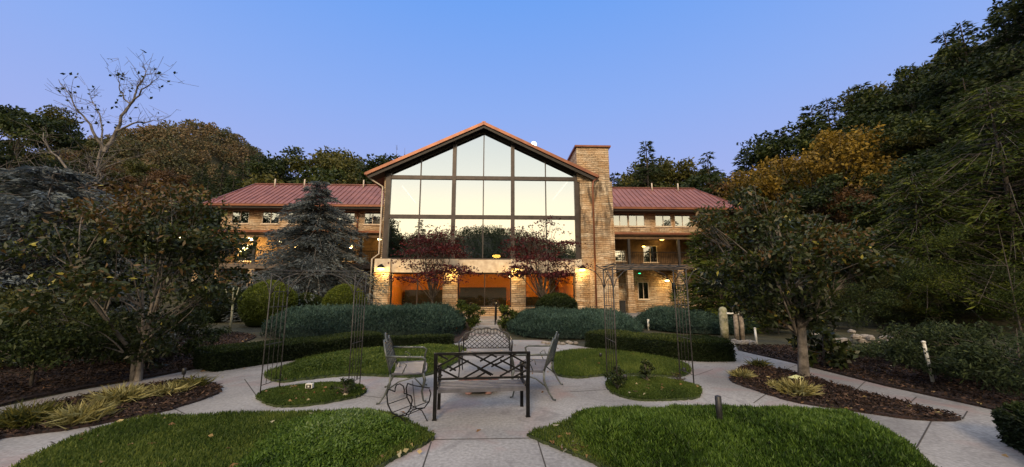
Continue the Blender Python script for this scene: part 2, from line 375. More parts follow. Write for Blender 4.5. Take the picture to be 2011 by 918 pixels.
# ------------------------------------------------------------------ paving and beds
gp = lambda lst, z=0.0: [G(px, py, z) for px, py in lst]
pav = gp([(-420, 1010), (-300, 905), (0, 800), (150, 768), (300, 742), (400, 722), (428, 716), (560, 706), (700, 688), (760, 682), (880, 676), (918, 668), (927, 645), (938, 623),
          (972, 623), (980, 645), (1000, 668), (1060, 668), (1150, 682), (1260, 692), (1400, 690), (1400, 668), (1440, 672), (1450, 689), (1568, 716), (1739, 759), (1961, 808), (1968, 850), (2030, 900), (2300, 1060), (2500, 1400), (1300, 2400), (600, 2400), (-700, 1400)])
mp = MB(); mp.prism(pav, -.12, 0.0); mp.mi = 1
def joint(a, b, w=.014):
    (x0, y0), (x1, y1) = G(*a), G(*b); d = Vector((x1-x0, y1-y0)); n = Vector((-d.y, d.x)).normalized()*w/2
    mp.add([(x0-n.x, y0-n.y, .003), (x1-n.x, y1-n.y, .003), (x1+n.x, y1+n.y, .003), (x0+n.x, y0+n.y, .003)], [(0, 1, 2, 3)])
for a, b in (((840, 864), (1052, 861)), ((847, 868), (800, 1010)), ((1056, 866), (1100, 1010)), ((340, 802), (380, 822)), ((170, 836), (200, 858)), ((1480, 792), (1508, 772)), ((1625, 815), (1645, 800)),
             ((560, 800), (640, 790)), ((905, 676), (1005, 674)), ((1568, 716), (1540, 727)), ((1700, 749), (1680, 768)), ((1240, 740), (1232, 694)), ((700, 745), (705, 690)), ((100, 868), (128, 884)), ((60, 806), (75, 815)), ((230, 768), (250, 773)), ((1800, 780), (1782, 796)), ((1400, 726), (1360, 740)), ((1830, 826), (1800, 880)), ((1900, 808), (1890, 824)), ((700, 776), (760, 783)), ((1120, 770), (1190, 766)), ((480, 745), (505, 780)), ((810, 748), (815, 800))): joint(a, b)
mpo = mp.build('path', [CONC, JOINT]); tag(mpo, kind='structure')
# fix orientation so the top looks up
BEDS = {}
def bed(key, px, z=.03, m=None, k=5, straight=False):
    w = smooth_closed(gp(px), k*3); w = [(x+random.gauss(0, .009), y+random.gauss(0, .009)) for x, y in w]; BEDS[key] = w
    tag(MB().prism(w, -.05, z).build('soil_bed', m or SOIL), kind='structure'); return w
FL = bed('front_left', [(-330, 1120), (-40, 960), (40, 918), (110, 880), (185, 851), (290, 824), (390, 822), (450, 817), (520, 816), (640, 814), (715, 812), (775, 821), (846, 857), (846, 868), (800, 892), (750, 918), (640, 990), (300, 1200)], .03)
FR = bed('front_right', [(1046, 853), (1112, 832), (1140, 815), (1260, 812), (1400, 811), (1560, 812), (1640, 822), (1720, 845), (1780, 876), (1830, 920), (1960, 1030), (1800, 1250), (1400, 1040), (1180, 920), (1120, 893), (1047, 863)], .03)
SL = bed('small_left', [(505, 785), (520, 772), (570, 763), (640, 756), (700, 759), (718, 768), (705, 780), (660, 790), (600, 799), (540, 800)])
SR = bed('small_right', [(1190, 760), (1202, 748), (1240, 744), (1310, 748), (1365, 760), (1378, 772), (1366, 784), (1310, 788), (1250, 787), (1205, 775)])
ML = bed('mid_left', [(520, 738), (560, 722), (610, 705), (680, 692), (760, 687), (870, 682), (912, 686), (905, 705), (870, 728), (820, 742), (760, 741), (690, 739), (600, 747), (548, 752)])
MR_ = bed('mid_right', [(1085, 712), (1092, 697), (1140, 690), (1200, 692), (1280, 702), (1340, 716), (1357, 730), (1330, 742), (1250, 738), (1180, 740), (1130, 744), (1088, 735)])
MUL = bed('mulch_left', [(-60, 895), (-40, 838), (60, 805), (160, 782), (300, 757), (372, 748), (405, 752), (433, 770), (345, 803), (240, 826), (130, 846), (0, 864)], .03, MULCH, 4)
MUR = bed('mulch_right', [(1436, 740), (1462, 722), (1500, 722), (1570, 736), (1657, 763), (1760, 790), (1886, 824), (1805, 826), (1700, 812), (1600, 798), (1540, 786), (1478, 766), (1440, 752)], .03, MULCH, 3)
bed('mulch_far_right', [(1458, 689), (1470, 680), (1620, 684), (1800, 700), (2100, 760), (2300, 850), (2010, 835), (1964, 808), (1739, 757), (1568, 714)], .02, MULCH, 2)
bed('mulch_far_left', [(-300, 897), (0, 797), (150, 765), (300, 739), (400, 719), (420, 700), (470, 676), (500, 660), (420, 655), (200, 690), (-200, 760), (-500, 860)], .02, MULCH, 2)
bed('mulch_step', [(880, 674), (860, 660), (905, 640), (930, 628), (922, 648), (914, 668)], .02, MULCH, 2)

def grass(key, name, label, n, hmin, hmax, m='grass', hfun=None, wd=.012, lean=.5, cat='grass', inset=0):
    P = sample_poly(BEDS[key], n); d = edge_dist(P, BEDS[key]); P = P[d > inset]; d = d[d > inset]
    hh = rng.uniform(hmin, hmax, len(P))
    if hfun is not None: hh = hh*hfun(P, d)
    z0 = .028+np.zeros(len(P)); D = np.c_[rng.normal(size=(len(P), 2))*lean, np.ones(len(P))]
    t = .5+fnoise(P, 2.2)*.3+fnoise(P, .8)*.2+rng.normal(0, .16, len(P))
    o = leaves(name, np.c_[P, z0], D, hh, wd, LF[m], t); tag(o, label, cat, kind='stuff'); return o
def leafy(key, name, label, n, hfun, size, m='plant', cat='ground cover', upw=.25, wr=.42):
    """leafy ground cover: stems of small leaves filling a mound of height hfun over the bed"""
    P = sample_poly(BEDS[key], n); d = edge_dist(P, BEDS[key]); h = hfun(P, d); k = h > .02; P, h = P[k], h[k]
    u = rng.uniform(0, 1, len(P))**.45; z = .02+h*u
    D = rnd_dirs(len(P)); D[:, 2] = np.abs(D[:, 2])*.8+upw
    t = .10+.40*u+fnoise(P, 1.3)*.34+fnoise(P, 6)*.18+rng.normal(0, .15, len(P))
    P = P+rng.normal(0, .02, P.shape)
    o = leaves(name, np.c_[P, z], D, rng.uniform(.6, 1.3, len(P))*size, size*wr, LF[m], t); tag(o, label, cat, kind='stuff'); return o
def pxcoord(P):
    """approximate picture column of ground points, used only to lay out planting"""
    return CX+F*P[:, 0]/(P[:, 1]*cos(TH)-CZ*sin(TH))
grass('front_left', 'grass', 'mown green lawn in the front bed left of the bench', 70000, .03, .065)
grass('front_right', 'grass', 'short grass edging the front bed right of the bench', 45000, .03, .06)
grass('small_left', 'grass', 'small oval of mown grass under the arbor on the left', 26000, .025, .05)
grass('small_right', 'grass', 'small oval of mown grass under the arbor on the right', 26000, .025, .05)
grass('mid_right', 'grass', 'smooth lawn crescent behind the right armed bench', 34000, .05, .09)
grass('mid_left', 'grass', 'lawn crescent behind the left armed bench', 34000, .05, .10)
def hf_fl(P, d):
    x = P[:, 0]; b = np.clip((x+2.9+ (P[:,1]-4.5)*.25)/.7, 0, 1)*np.clip((d-.05)/.35, 0, 1)
    tip = np.clip((-.75-x)/.5, 0, 1)
    return b*tip*np.clip(1.2-(P[:, 1]-4.1)*.5, .2, 1)*(.15+.06*fnoise(P, 1.8)+.06*fnoise(P, 6)+.04*fnoise(P, 13))
def hf_fr(P, d):
    x = P[:, 0]; y = P[:, 1]
    b = np.clip((x-.75)/.25, 0, 1)*np.clip((y-3.55-(x-.8)*.0)/.5, 0, 1)*np.clip((d-.02)/.25, 0, 1)
    return b*np.clip(1.2-(y-4.0)*.5, .2, 1)*(.19+.05*fnoise(P, 1.7)+.06*fnoise(P, 5)+.05*fnoise(P, 13))
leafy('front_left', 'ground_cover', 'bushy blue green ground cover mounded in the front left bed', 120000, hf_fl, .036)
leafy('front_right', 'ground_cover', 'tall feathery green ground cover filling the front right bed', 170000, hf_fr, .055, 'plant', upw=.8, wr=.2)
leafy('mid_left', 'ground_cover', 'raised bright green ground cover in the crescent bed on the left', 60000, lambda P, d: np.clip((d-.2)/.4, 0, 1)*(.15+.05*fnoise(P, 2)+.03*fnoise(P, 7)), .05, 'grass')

# clumps of dry ornamental grass and fern-like plants in the mulch
def tuft(px, py, r, h, n, m, label, cat, name):
    x, y = G(px, py); a = rng.uniform(0, 2*pi, n); rr = rng.uniform(0, .25, n)*r
    P = np.c_[x+np.cos(a)*rr, y+np.sin(a)*rr, np.full(n, .03)]
    el = rng.uniform(.15, 1.2, n); D = np.c_[np.cos(a)*np.cos(el), np.sin(a)*np.cos(el), np.sin(el)]
    root = thing(name, label, cat, (x, y, .02))
    o = leaves('leaf', P-np.array([x, y, .02]), D, rng.uniform(.6, 1.1, n)*np.where(el < .6, r, h), .022, LF[m], None, root, None, -.35)
    return root
tuft(1565, 778, .34, .28, 420, 'tan', 'pale ornamental grass tuft in front of the right magnolia trunk', 'grass tuft', 'ornamental_grass')
tuft(1457, 744, .25, .2, 260, 'tan', 'straw coloured grass tuft at the left corner of the right mulch bed', 'grass tuft', 'ornamental_grass')
tuft(1492, 722, .3, .15, 200, 'olive', 'flat olive tuft on the back edge of the right mulch bed', 'grass tuft', 'ornamental_grass')
tuft(1522, 764, .14, .16, 90, 'tan', 'tiny straw tuft between the two larger tufts in the right mulch bed', 'grass tuft', 'ornamental_grass')
tuft(160, 832, .36, .28, 460, 'tan', 'pale yellow green leafy clump at the front of the left mulch bed', 'plant', 'leafy_clump')
tuft(50, 838, .42, .3, 460, 'olive', 'olive clump at the far left end of the left mulch bed', 'plant', 'leafy_clump')
tuft(235, 795, .4, .3, 460, 'tan', 'yellowing clump left of the left magnolia trunk', 'plant', 'leafy_clump')
tuft(330, 778, .34, .22, 300, 'tan', 'low yellowing clump right of the left magnolia trunk', 'plant', 'leafy_clump')
tuft(375, 762, .36, .12, 240, 'olive', 'flat green clump at the right tip of the left mulch bed', 'plant', 'leafy_clump')
# litter
def litter():
    P = []
    for key, n in (('front_left', 60), ('front_right', 60), ('small_left', 26), ('small_right', 16), ('mid_right', 26), ('mid_left', 22), ('mulch_right', 90), ('mulch_left', 60), ('mulch_far_right', 160), ('mulch_far_left', 120)):
        P.append(np.c_[sample_poly(BEDS[key], n), np.full(n, .06 if 'mulch' not in key else .035)])
    q = sample_poly(pav, 60); P.append(np.c_[q, np.full(60, .006)])
    for cx, cy in ((1130, 885), (1160, 905), (1230, 895), (1320, 912), (1300, 905), (800, 880), (780, 900), (1110, 870)):
        c = G(cx, cy); P.append(np.c_[rng.normal(c, .09, (5, 2)), np.full(5, .05)])
    P = np.vstack(P); D = np.c_[rng.normal(size=(len(P), 2)), rng.normal(0, .12, len(P))]
    tag(leaves('fallen_leaves', P, D, rng.uniform(.05, .10, len(P)), .045, LF['litter'], None, None, None, .3), 'scattered tan and brown fallen leaves on beds and paving', 'fallen leaves', kind='stuff')
litter()
def chips():
    P = np.vstack([np.c_[sample_poly(BEDS[k], n), np.full(n, .03)] for k, n in (('mulch_right', 7000), ('mulch_left', 7000), ('mulch_far_right', 16000), ('mulch_far_left', 16000))])
    P[:, 2] += rng.uniform(-.005, .03, len(P)); D = np.c_[rng.normal(size=(len(P), 2)), rng.normal(0, .35, len(P))]
    tag(leaves('bark_chips', P, D, rng.uniform(.03, .09, len(P)), .022, leafmat('chip', [(0, (.008, .006, .005)), (.6, (.032, .020, .015)), (1, (.12, .075, .055))], .9, .2, 0)), 'loose dark red brown bark chips covering the mulch beds', 'mulch', kind='stuff')
chips()

# ------------------------------------------------------------------ hedges, junipers, globes
def mound(name, label, cat, foot, hfun, n, size, m, group=None, up=.6, kind=None, core=True, wd=.35):
    """clipped or spreading shrub mass standing on a footprint polygon"""
    c = np.mean(np.array(foot), 0); root = thing(name, label, cat, (c[0], c[1], 0), 0, group, kind)
    P = sample_poly(foot, n); d = edge_dist(P, foot); h = hfun(P, d)
    side = rng.uniform(0, 1, len(P)) < np.clip(.55-d*1.6, .06, .5)
    z = np.where(side, h*rng.uniform(.02, 1, len(P)), h*rng.uniform(.84, 1.03, len(P))+(rng.uniform(0, 1, len(P)) < .10)*rng.uniform(0, .16, len(P)))
    D = rnd_dirs(len(P)); D[:, 2] = np.abs(D[:, 2])*up+up*.4
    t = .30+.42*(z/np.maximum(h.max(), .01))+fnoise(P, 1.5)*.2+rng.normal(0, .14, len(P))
    ev, ef = [], []
    if core:
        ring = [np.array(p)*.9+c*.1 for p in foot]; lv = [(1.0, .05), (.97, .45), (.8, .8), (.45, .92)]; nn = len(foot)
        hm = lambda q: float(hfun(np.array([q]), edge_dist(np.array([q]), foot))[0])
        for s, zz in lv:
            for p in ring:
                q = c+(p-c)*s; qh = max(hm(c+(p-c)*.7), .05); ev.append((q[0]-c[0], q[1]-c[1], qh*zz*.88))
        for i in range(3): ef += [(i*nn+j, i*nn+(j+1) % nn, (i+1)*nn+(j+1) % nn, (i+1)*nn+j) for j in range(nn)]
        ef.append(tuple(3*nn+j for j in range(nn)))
    leaves('foliage', np.c_[P-c, z], D, rng.uniform(.7, 1.3, len(P))*size, size*wd, LF[m], t, root, (ev, ef) if core else None)
    return root
def band(ptspx, width):
    c = [np.array(G(*p)) for p in ptspx]; l, r = [], []
    for i, p in enumerate(c):
        d = c[min(i+1, len(c)-1)]-c[max(i-1, 0)]; d = d/np.linalg.norm(d); n = np.array([-d[1], d[0]])
        l.append(tuple(p)); r.append(tuple(p+n*width))
    return smooth_closed(l+r[::-1], 3)
flat_top = lambda h0: (lambda P, d: h0*np.clip(.72+d*3, 0, 1)*(1+.05*fnoise(P, 2.5)))
def hedgeband(name, label, ptspx, width, h0, n, size=.04, m='hedge'):
    """swept clipped hedge with real sides"""
    c = [np.array(G(*p)) for p in ptspx]; cc = []
    for i in range(len(c)-1):
        for k in range(8): cc.append(c[i]+(c[i+1]-c[i])*k/8)
    cc.append(c[-1]); cc = np.array(cc)
    for _ in range(4): cc[1:-1] = (cc[:-2]+cc[1:-1]*2+cc[2:])/4
    d = np.gradient(cc, axis=0); d = d/np.linalg.norm(d, axis=1, keepdims=True); nm = np.c_[-d[:, 1], d[:, 0]]
    o = cc.mean(0); root = thing(name, label, 'hedge', (o[0], o[1], 0))
    i = rng.uniform(0, len(cc)-1.001, n); i0 = i.astype(int); f = (i-i0)[:, None]; base = cc[i0]*(1-f)+cc[i0+1]*f; nn = nm[i0]
    # profile: rounded rectangle
    t = rng.uniform(0, 1, n); peri = np.array([0, h0, h0+width, 2*h0+width]); s = t*peri[-1]
    v = np.where(s < h0, 0, np.where(s < h0+width, s-h0, width)); z = np.where(s < h0, s, np.where(s < h0+width, h0, 2*h0+width-s))
    rr = .10; cr = np.minimum(np.minimum(v, width-v), rr); v2 = v+np.where(z > h0-rr, np.where(v < width/2, 1, -1)*(rr-cr)*.3*((z-(h0-rr))/rr), 0)
    z2 = z-np.where((v < rr) | (v > width-rr), np.clip((z-(h0-rr)), 0, rr)*.3, 0)
    wob = fnoise(np.c_[base, z], 1.6)*.035+rng.normal(0, .014, n)
    P = base+nn*(v2+np.where(v < .01, -wob, np.where(v > width-.01, wob, 0)))[:, None]; z2 = z2+np.where((v > .01) & (v < width-.01), wob, 0)
    out = np.c_[nn*np.where(v < .01, -1, np.where(v > width-.01, 1, 0))[:, None], ((v > .01) & (v < width-.01))*1.0]
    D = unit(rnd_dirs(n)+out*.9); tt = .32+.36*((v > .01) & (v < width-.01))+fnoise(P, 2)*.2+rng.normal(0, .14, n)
    ends = []
    for e, sg in ((0, -1), (-1, 1)):
        k = n//40; u = rng.uniform(.0, 1, k); q = cc[e]+np.outer(u*width, nm[e])+d[e]*sg*(.06*np.sin(u*pi))[:, None]; ends.append((np.c_[q, rng.uniform(0, h0*.97, k)], np.tile(np.r_[d[e]*sg, 0], (k, 1))))
    Pz = np.vstack([np.c_[P, np.maximum(z2, .01)]]+[e[0] for e in ends]); D = np.vstack([D]+[unit(rnd_dirs(len(e[1]))+e[1]) for e in ends]); tt = np.concatenate([tt]+[rng.uniform(.1, .6, len(e[0])) for e in ends])
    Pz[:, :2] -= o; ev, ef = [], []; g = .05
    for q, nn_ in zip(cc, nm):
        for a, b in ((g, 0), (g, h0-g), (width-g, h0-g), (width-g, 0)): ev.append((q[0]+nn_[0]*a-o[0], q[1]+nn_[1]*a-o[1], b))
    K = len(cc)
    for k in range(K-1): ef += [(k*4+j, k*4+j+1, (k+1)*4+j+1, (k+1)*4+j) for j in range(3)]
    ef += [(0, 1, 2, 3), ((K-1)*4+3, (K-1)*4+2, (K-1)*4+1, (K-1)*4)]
    leaves('foliage', Pz, D, rng.uniform(.7, 1.3, len(Pz))*size, size*.5, LF[m], tt, root, (ev, ef)); return root
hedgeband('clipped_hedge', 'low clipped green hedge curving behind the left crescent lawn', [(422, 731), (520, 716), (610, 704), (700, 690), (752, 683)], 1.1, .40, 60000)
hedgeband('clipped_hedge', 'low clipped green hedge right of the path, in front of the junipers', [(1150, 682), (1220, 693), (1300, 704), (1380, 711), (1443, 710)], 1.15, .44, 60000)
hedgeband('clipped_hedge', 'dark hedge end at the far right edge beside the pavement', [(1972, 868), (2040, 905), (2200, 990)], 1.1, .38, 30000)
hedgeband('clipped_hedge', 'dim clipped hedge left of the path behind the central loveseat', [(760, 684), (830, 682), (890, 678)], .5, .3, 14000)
juni = lambda h0, e=1.1: (lambda P, d: h0*np.clip(.25+d/e, 0, 1)**.7*(.95+.16*fnoise(P, .9)+.12*fnoise(P, 3)+.08*fnoise(P, 8)))
def wp(*a): return smooth_closed(list(a), 5)
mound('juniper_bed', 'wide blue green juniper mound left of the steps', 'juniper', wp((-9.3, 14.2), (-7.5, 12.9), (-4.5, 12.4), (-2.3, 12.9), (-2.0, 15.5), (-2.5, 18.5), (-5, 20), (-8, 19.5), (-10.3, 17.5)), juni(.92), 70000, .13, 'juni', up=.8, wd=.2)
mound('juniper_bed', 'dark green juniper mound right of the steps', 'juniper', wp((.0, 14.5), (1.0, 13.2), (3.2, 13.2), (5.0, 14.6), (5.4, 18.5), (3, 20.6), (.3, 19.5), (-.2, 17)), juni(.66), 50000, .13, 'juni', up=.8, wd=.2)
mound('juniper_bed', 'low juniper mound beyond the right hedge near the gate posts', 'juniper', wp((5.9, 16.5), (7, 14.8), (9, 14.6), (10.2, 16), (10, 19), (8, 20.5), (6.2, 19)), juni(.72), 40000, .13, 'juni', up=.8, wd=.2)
def globe(label, px, Y, w, h, m, n=16000, name='round_shrub'):
    x = A(px, 600, Y)[0]; root = thing(name, label, 'shrub', (x, Y, 0))
    D = rnd_dirs(n); r = rng.uniform(.9, 1.03, n)+fnoise(D, 3)*.05; P = D*np.array([w/2, w/2, h*.52])*r[:, None]+np.array([0, 0, h*.49]); k = P[:, 2] > .02
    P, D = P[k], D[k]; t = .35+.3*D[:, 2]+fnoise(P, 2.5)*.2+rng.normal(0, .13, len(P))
    m2 = MB(); m2.lathe([(.05, 0.02), (w*.36, .04), (w*.45, h*.3), (w*.46, h*.5), (w*.38, h*.78), (w*.2, h*.93), (.02, h*.95)], n=18)
    leaves('foliage', P, unit(D*.8+rnd_dirs(len(P))), rng.uniform(.06, .12, len(P)), .045, LF[m], t, root, (m2.v, m2.f)); return root
globe('large yellow green globe shrub left of the blue cedar', 528, 18.6, 2.4, 2.1, 'globe')
globe('smaller yellow green globe shrub right of the blue cedar', 677, 20.2, 2.1, 1.95, 'globe')
globe('dark green clipped globe shrub under the right red maple', 1093, 21.5, 2.3, 1.5, 'hedge')
globe('green rounded shrub in shade at the far left of the cedar', 430, 21, 2.8, 2.0, 'hedge')
globe('dark grey green shrub between the two globe shrubs', 600, 20.5, 2.0, 1.5, 'deep')
globe('small dark mound of shrub below the smaller globe shrub', 695, 19.8, 1.1, 1.1, 'deep', 8000)

# ------------------------------------------------------------------ trees
def limb(m, a, b, r0, r1, bend=.15, seg=5, n=5):
    a, b = Vector(a), Vector(b); l = (b-a).length; off = Vector(rnd_dirs(1)[0])*l*bend
    m.tube([a+(b-a)*(i/seg)+off*sin(pi*i/seg)*(1 if i < seg else 0) for i in range(seg+1)], r0, n, r1, cap=False)
def broad(height, width, n, leaf, m, bark=None, clumps=26, trunkfrac=.25, tr=.12, twist=.1, droop=.0, density=.45, low=.2, shape=1.0, topb=.18, lean=0, name='broadleaf_tree', seed=None, dens_in=.0, lw=.5, multi=1):
    """tree = trunk with limbs + crown of leaf clumps; prototype at origin"""
    global rng
    keep = rng
    if seed is not None: rng = np.random.default_rng(seed)
    root = bpy.data.objects.new(name, None); COL.objects.link(root)
    t = MB(); hz = height
    stems = []; top = Vector((lean*.5+rng.normal(0, twist), rng.normal(0, twist), hz*.8))
    for k in range(multi):
        off = Vector((rng.normal(0, .05*(multi > 1)), rng.normal(0, .05*(multi > 1)), 0)); tp = top if k == 0 else Vector((rng.normal(0, width*.22), rng.normal(0, width*.22), hz*.7))
        stems.append(tp); pts = [off+Vector((0, 0, -.1)), off+Vector((rng.normal(0, twist*.3), rng.normal(0, twist*.3), hz*trunkfrac)), tp*.6+Vector((rng.normal(0, twist*.5), 0, 0)), tp]
        t.tube([pts[0], pts[0].lerp(pts[1], .5), pts[1], pts[1].lerp(pts[2], .5), pts[2], pts[3]], [tr*1.35, tr, tr*.9, tr*.62, tr*.45, tr*.15], 8, cap=False)
    C, Rr, T = [], [], []
    while len(C) < clumps:
        d = rnd_dirs(1)[0]; rr = rng.uniform(.45, 1)**.6
        z = low+(1-low)*(.5+.5*d[2]*rr); wz = (sin(pi*min(max((z-low)/(1-low), .02), .98))**.55)*shape
        p = np.array([d[0]*rr*width/2*(.55+.5*wz)+lean*z, d[1]*rr*width/2*(.55+.5*wz), z*hz*.95])
        C.append(p); Rr.append(width*rng.uniform(.11, .2)); T.append(rng.uniform(-.22, .22))
    for c in C:
        zz = max(min(c[2]*rng.uniform(.35, .8), hz*.75), hz*trunkfrac*.8); tp = min(stems, key=lambda q: (q.x-c[0])**2+(q.y-c[1])**2); st = Vector((tp.x*zz/tp.z*.9, tp.y*zz/tp.z*.9, zz))
        limb(t, st, c, tr*.33, tr*.07, .12)
        for _ in range(3):
            e = Vector(c)+Vector(rnd_dirs(1)[0])*width*.12; limb(t, Vector(st).lerp(Vector(c), .7), e, tr*.12, tr*.04, .1, 3, 4)
    C, Rr, T = np.array(C), np.array(Rr), np.array(T)
    k = rng.integers(0, len(C), n); d = rnd_dirs(n); rad = rng.uniform(0, 1, n)**density
    sub = rnd_dirs(len(C)*6).reshape(len(C), 6, 3)
    j = rng.integers(0, 6, n); sc = sub[k, j]*Rr[k][:, None]*.75
    P = C[k]+sc*np.array([1, 1, .7])+d*(Rr[k]*rad*.62)[:, None]*np.array([1, 1, .55])
    P[:, 2] -= droop*np.hypot(P[:, 0]-C[k][:, 0], P[:, 1]-C[k][:, 1]); P = P[P[:, 2] > .15]; k = k[:len(P)] if len(P) < n else k
    D = rnd_dirs(len(P)); D[:, 2] -= .25
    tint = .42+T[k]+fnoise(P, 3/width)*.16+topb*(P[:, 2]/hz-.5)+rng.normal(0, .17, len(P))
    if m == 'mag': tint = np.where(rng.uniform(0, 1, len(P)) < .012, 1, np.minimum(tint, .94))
    t.build('trunk', bark or BARK, root)
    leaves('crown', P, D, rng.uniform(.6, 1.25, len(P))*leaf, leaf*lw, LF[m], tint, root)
    root['h'] = height; rng = keep; return root
def conifer(height, width, levels, per, nleaf, leaf, m, droop=.25, bark=None, name='conifer_tree', base=.08, seed=None, tr=None, curve=1.0, rag=.25, lw=.22, up=.1):
    global rng
    keep = rng
    if seed is not None: rng = np.random.default_rng(seed)
    root = bpy.data.objects.new(name, None); COL.objects.link(root); t = MB(); tr = tr or height*.014
    t.tube([(0, 0, -.1), (0, 0, height*.5), (0, 0, height*.99)], [tr*1.2, tr*.7, tr*.1], 7, cap=False)
    PP, DD, TT = [], [], []
    for i in range(levels):
        f = (i+rng.uniform(-.3, .3))/levels; f = min(max(f, 0), .985); z = height*(base+(1-base)*f)
        Lb = width/2*((1-f)**curve)+.03*width
        for j in range(per):
            a = rng.uniform(0, 2*pi); l = Lb*rng.uniform(1-rag*1.5, 1+rag); ex = Vector((cos(a)*l, sin(a)*l, -droop*l+rng.normal(0, .06)*l+up*l))
            p0 = Vector((0, 0, z)); mid = p0+ex*.5+Vector((0, 0, up*l)); p1 = p0+ex
            if l > width*.08: t.tube([p0, mid, p1], [tr*.25*(1-f*.6), tr*.16*(1-f*.6), tr*.05], 4, cap=False)
            k = max(4, int(nleaf*l/(width/2))); u = rng.uniform(.12, 1, k)**.8
            q = np.outer((1-u)**2, p0)+np.outer(2*u*(1-u), mid)+np.outer(u**2, p1)
            wd = l*.22*(1.15-u)+leaf*.3; side = rng.uniform(-1, 1, k); perp = np.array([-sin(a), cos(a), 0])
            q = q+perp*(side*wd)[:, None]+np.c_[np.zeros((k, 2)), rng.normal(-.01, .03, k)*l-np.abs(side)*wd*droop*.5]
            dr = np.array([cos(a), sin(a), -droop])*.8+perp*side[:, None]*.9+rng.normal(0, .25, (k, 3))
            PP.append(q); DD.append(dr); TT.append(.45+rng.uniform(-.2, .2)+.25*(u-.5)+rng.normal(0, .13, k))
    P, D, T = np.vstack(PP), np.vstack(DD), np.concatenate(TT); kk = P[:, 2] > .05
    t.build('trunk', bark or BARKD, root)
    leaves('crown', P[kk], D[kk], rng.uniform(.6, 1.3, kk.sum())*leaf, leaf*lw, LF[m], T[kk], root, None, .1)
    root['h'] = height; rng = keep; return root
used = set()
def put(proto, px, pyt, Y, label, cat='tree', group=None, wf=1.0, z=None, rz=None):
    """stand a copy so its top reaches the height seen in the photograph at depth Y"""
    x, _, zt = A(px, pyt, Y); g = gz(x, Y) if z is None else z; h = zt-g
    o = proto if proto.name not in used else dup(proto); used.add(proto.name)
    s = h/proto['h']; o.location = (x, Y, g); o.scale = (s*wf, s*wf, s); o.rotation_euler.z = rz if rz is not None else random.uniform(0, 6.28)
    return tag(o, label, cat, group)

# -- the named garden trees
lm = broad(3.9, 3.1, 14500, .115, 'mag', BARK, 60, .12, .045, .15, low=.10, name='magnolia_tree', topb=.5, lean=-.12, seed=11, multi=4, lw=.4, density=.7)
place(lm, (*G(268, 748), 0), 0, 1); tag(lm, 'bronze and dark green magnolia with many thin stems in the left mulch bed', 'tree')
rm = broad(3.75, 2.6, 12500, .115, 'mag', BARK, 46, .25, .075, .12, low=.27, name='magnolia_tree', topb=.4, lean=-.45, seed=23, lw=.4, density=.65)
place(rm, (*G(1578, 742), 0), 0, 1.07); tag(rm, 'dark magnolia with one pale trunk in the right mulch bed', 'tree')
cedar = conifer(9.0, 7.4, 44, 12, 190, .24, 'silver', .30, BARK, 'blue_cedar', .06, 5, .15, .8, .55, .22, .16)
place(cedar, (A(612, 600, 24)[0], 24, 0)); tag(cedar, 'spreading grey blue cedar in front of the left wing', 'tree')
lb = conifer(5.4, 6.4, 30, 10, 200, .20, 'silver', .3, BARK, 'blue_spruce', .02, 9, .12, .6, .35, .24)
place(lb, (A(75, 500, 10.5)[0], 10.5, 0)); tag(lb, 'silvery blue conifer at the left edge of the photo', 'tree')
def maple(seed, px, Y, w, h, label, sparse=False):
    global rng
    keep = rng; rng = np.random.default_rng(seed)
    x = A(px, 600, Y)[0]; root = thing('red_maple', label, 'tree', (x, Y, 0)); t = MB()
    fork = Vector((rng.normal(0, .1), 0, 1.1)); t.tube([(0, 0, -.05), (.05, 0, .5), fork], [.10, .075, .065], 8, cap=False)
    PP, DD, TT = [], [], []
    for i in range(30):
        a = rng.uniform(0, 2*pi); lv = rng.uniform(.42, 1); r = w/2*(1-.55*(lv-.42)/.58)*rng.uniform(.35, 1); e = Vector((cos(a)*r, sin(a)*r*.8, h*lv))
        limb(t, fork, e, .035, .006, .12, 6, 5)
        for q in range(5):
            c = e+Vector((rng.normal(0, .38), rng.normal(0, .38), rng.normal(0, .12))); limb(t, fork.lerp(e, .75), c, .01, .003, .1, 3, 3)
            if sparse and lv > .8 and q > 1: continue
            k = 32 if lv < .8 else 18; P = np.array(c)+rng.normal(0, 1, (k, 3))*np.array([.34, .34, .045]); P[:, 2] -= np.hypot(P[:, 0]-c.x, P[:, 1]-c.y)*.25
            PP.append(P); DD.append(np.c_[rng.normal(size=(k, 2)), rng.normal(-.4, .3, k)]); TT.append(rng.normal(.5+rng.uniform(-.2, .2), .16, k))
    t.build('trunk', BARKD, root); leaves('crown', np.vstack(PP), np.vstack(DD), .15, .09, LF['maple'], np.concatenate(TT), root); rng = keep; return root
maple(31, 850, 22.3, 5.2, 5.5, 'dark red japanese maple left of the steps')
maple(33, 1066, 22.0, 4.6, 6.0, 'red japanese maple right of the steps with a sparse top', True)
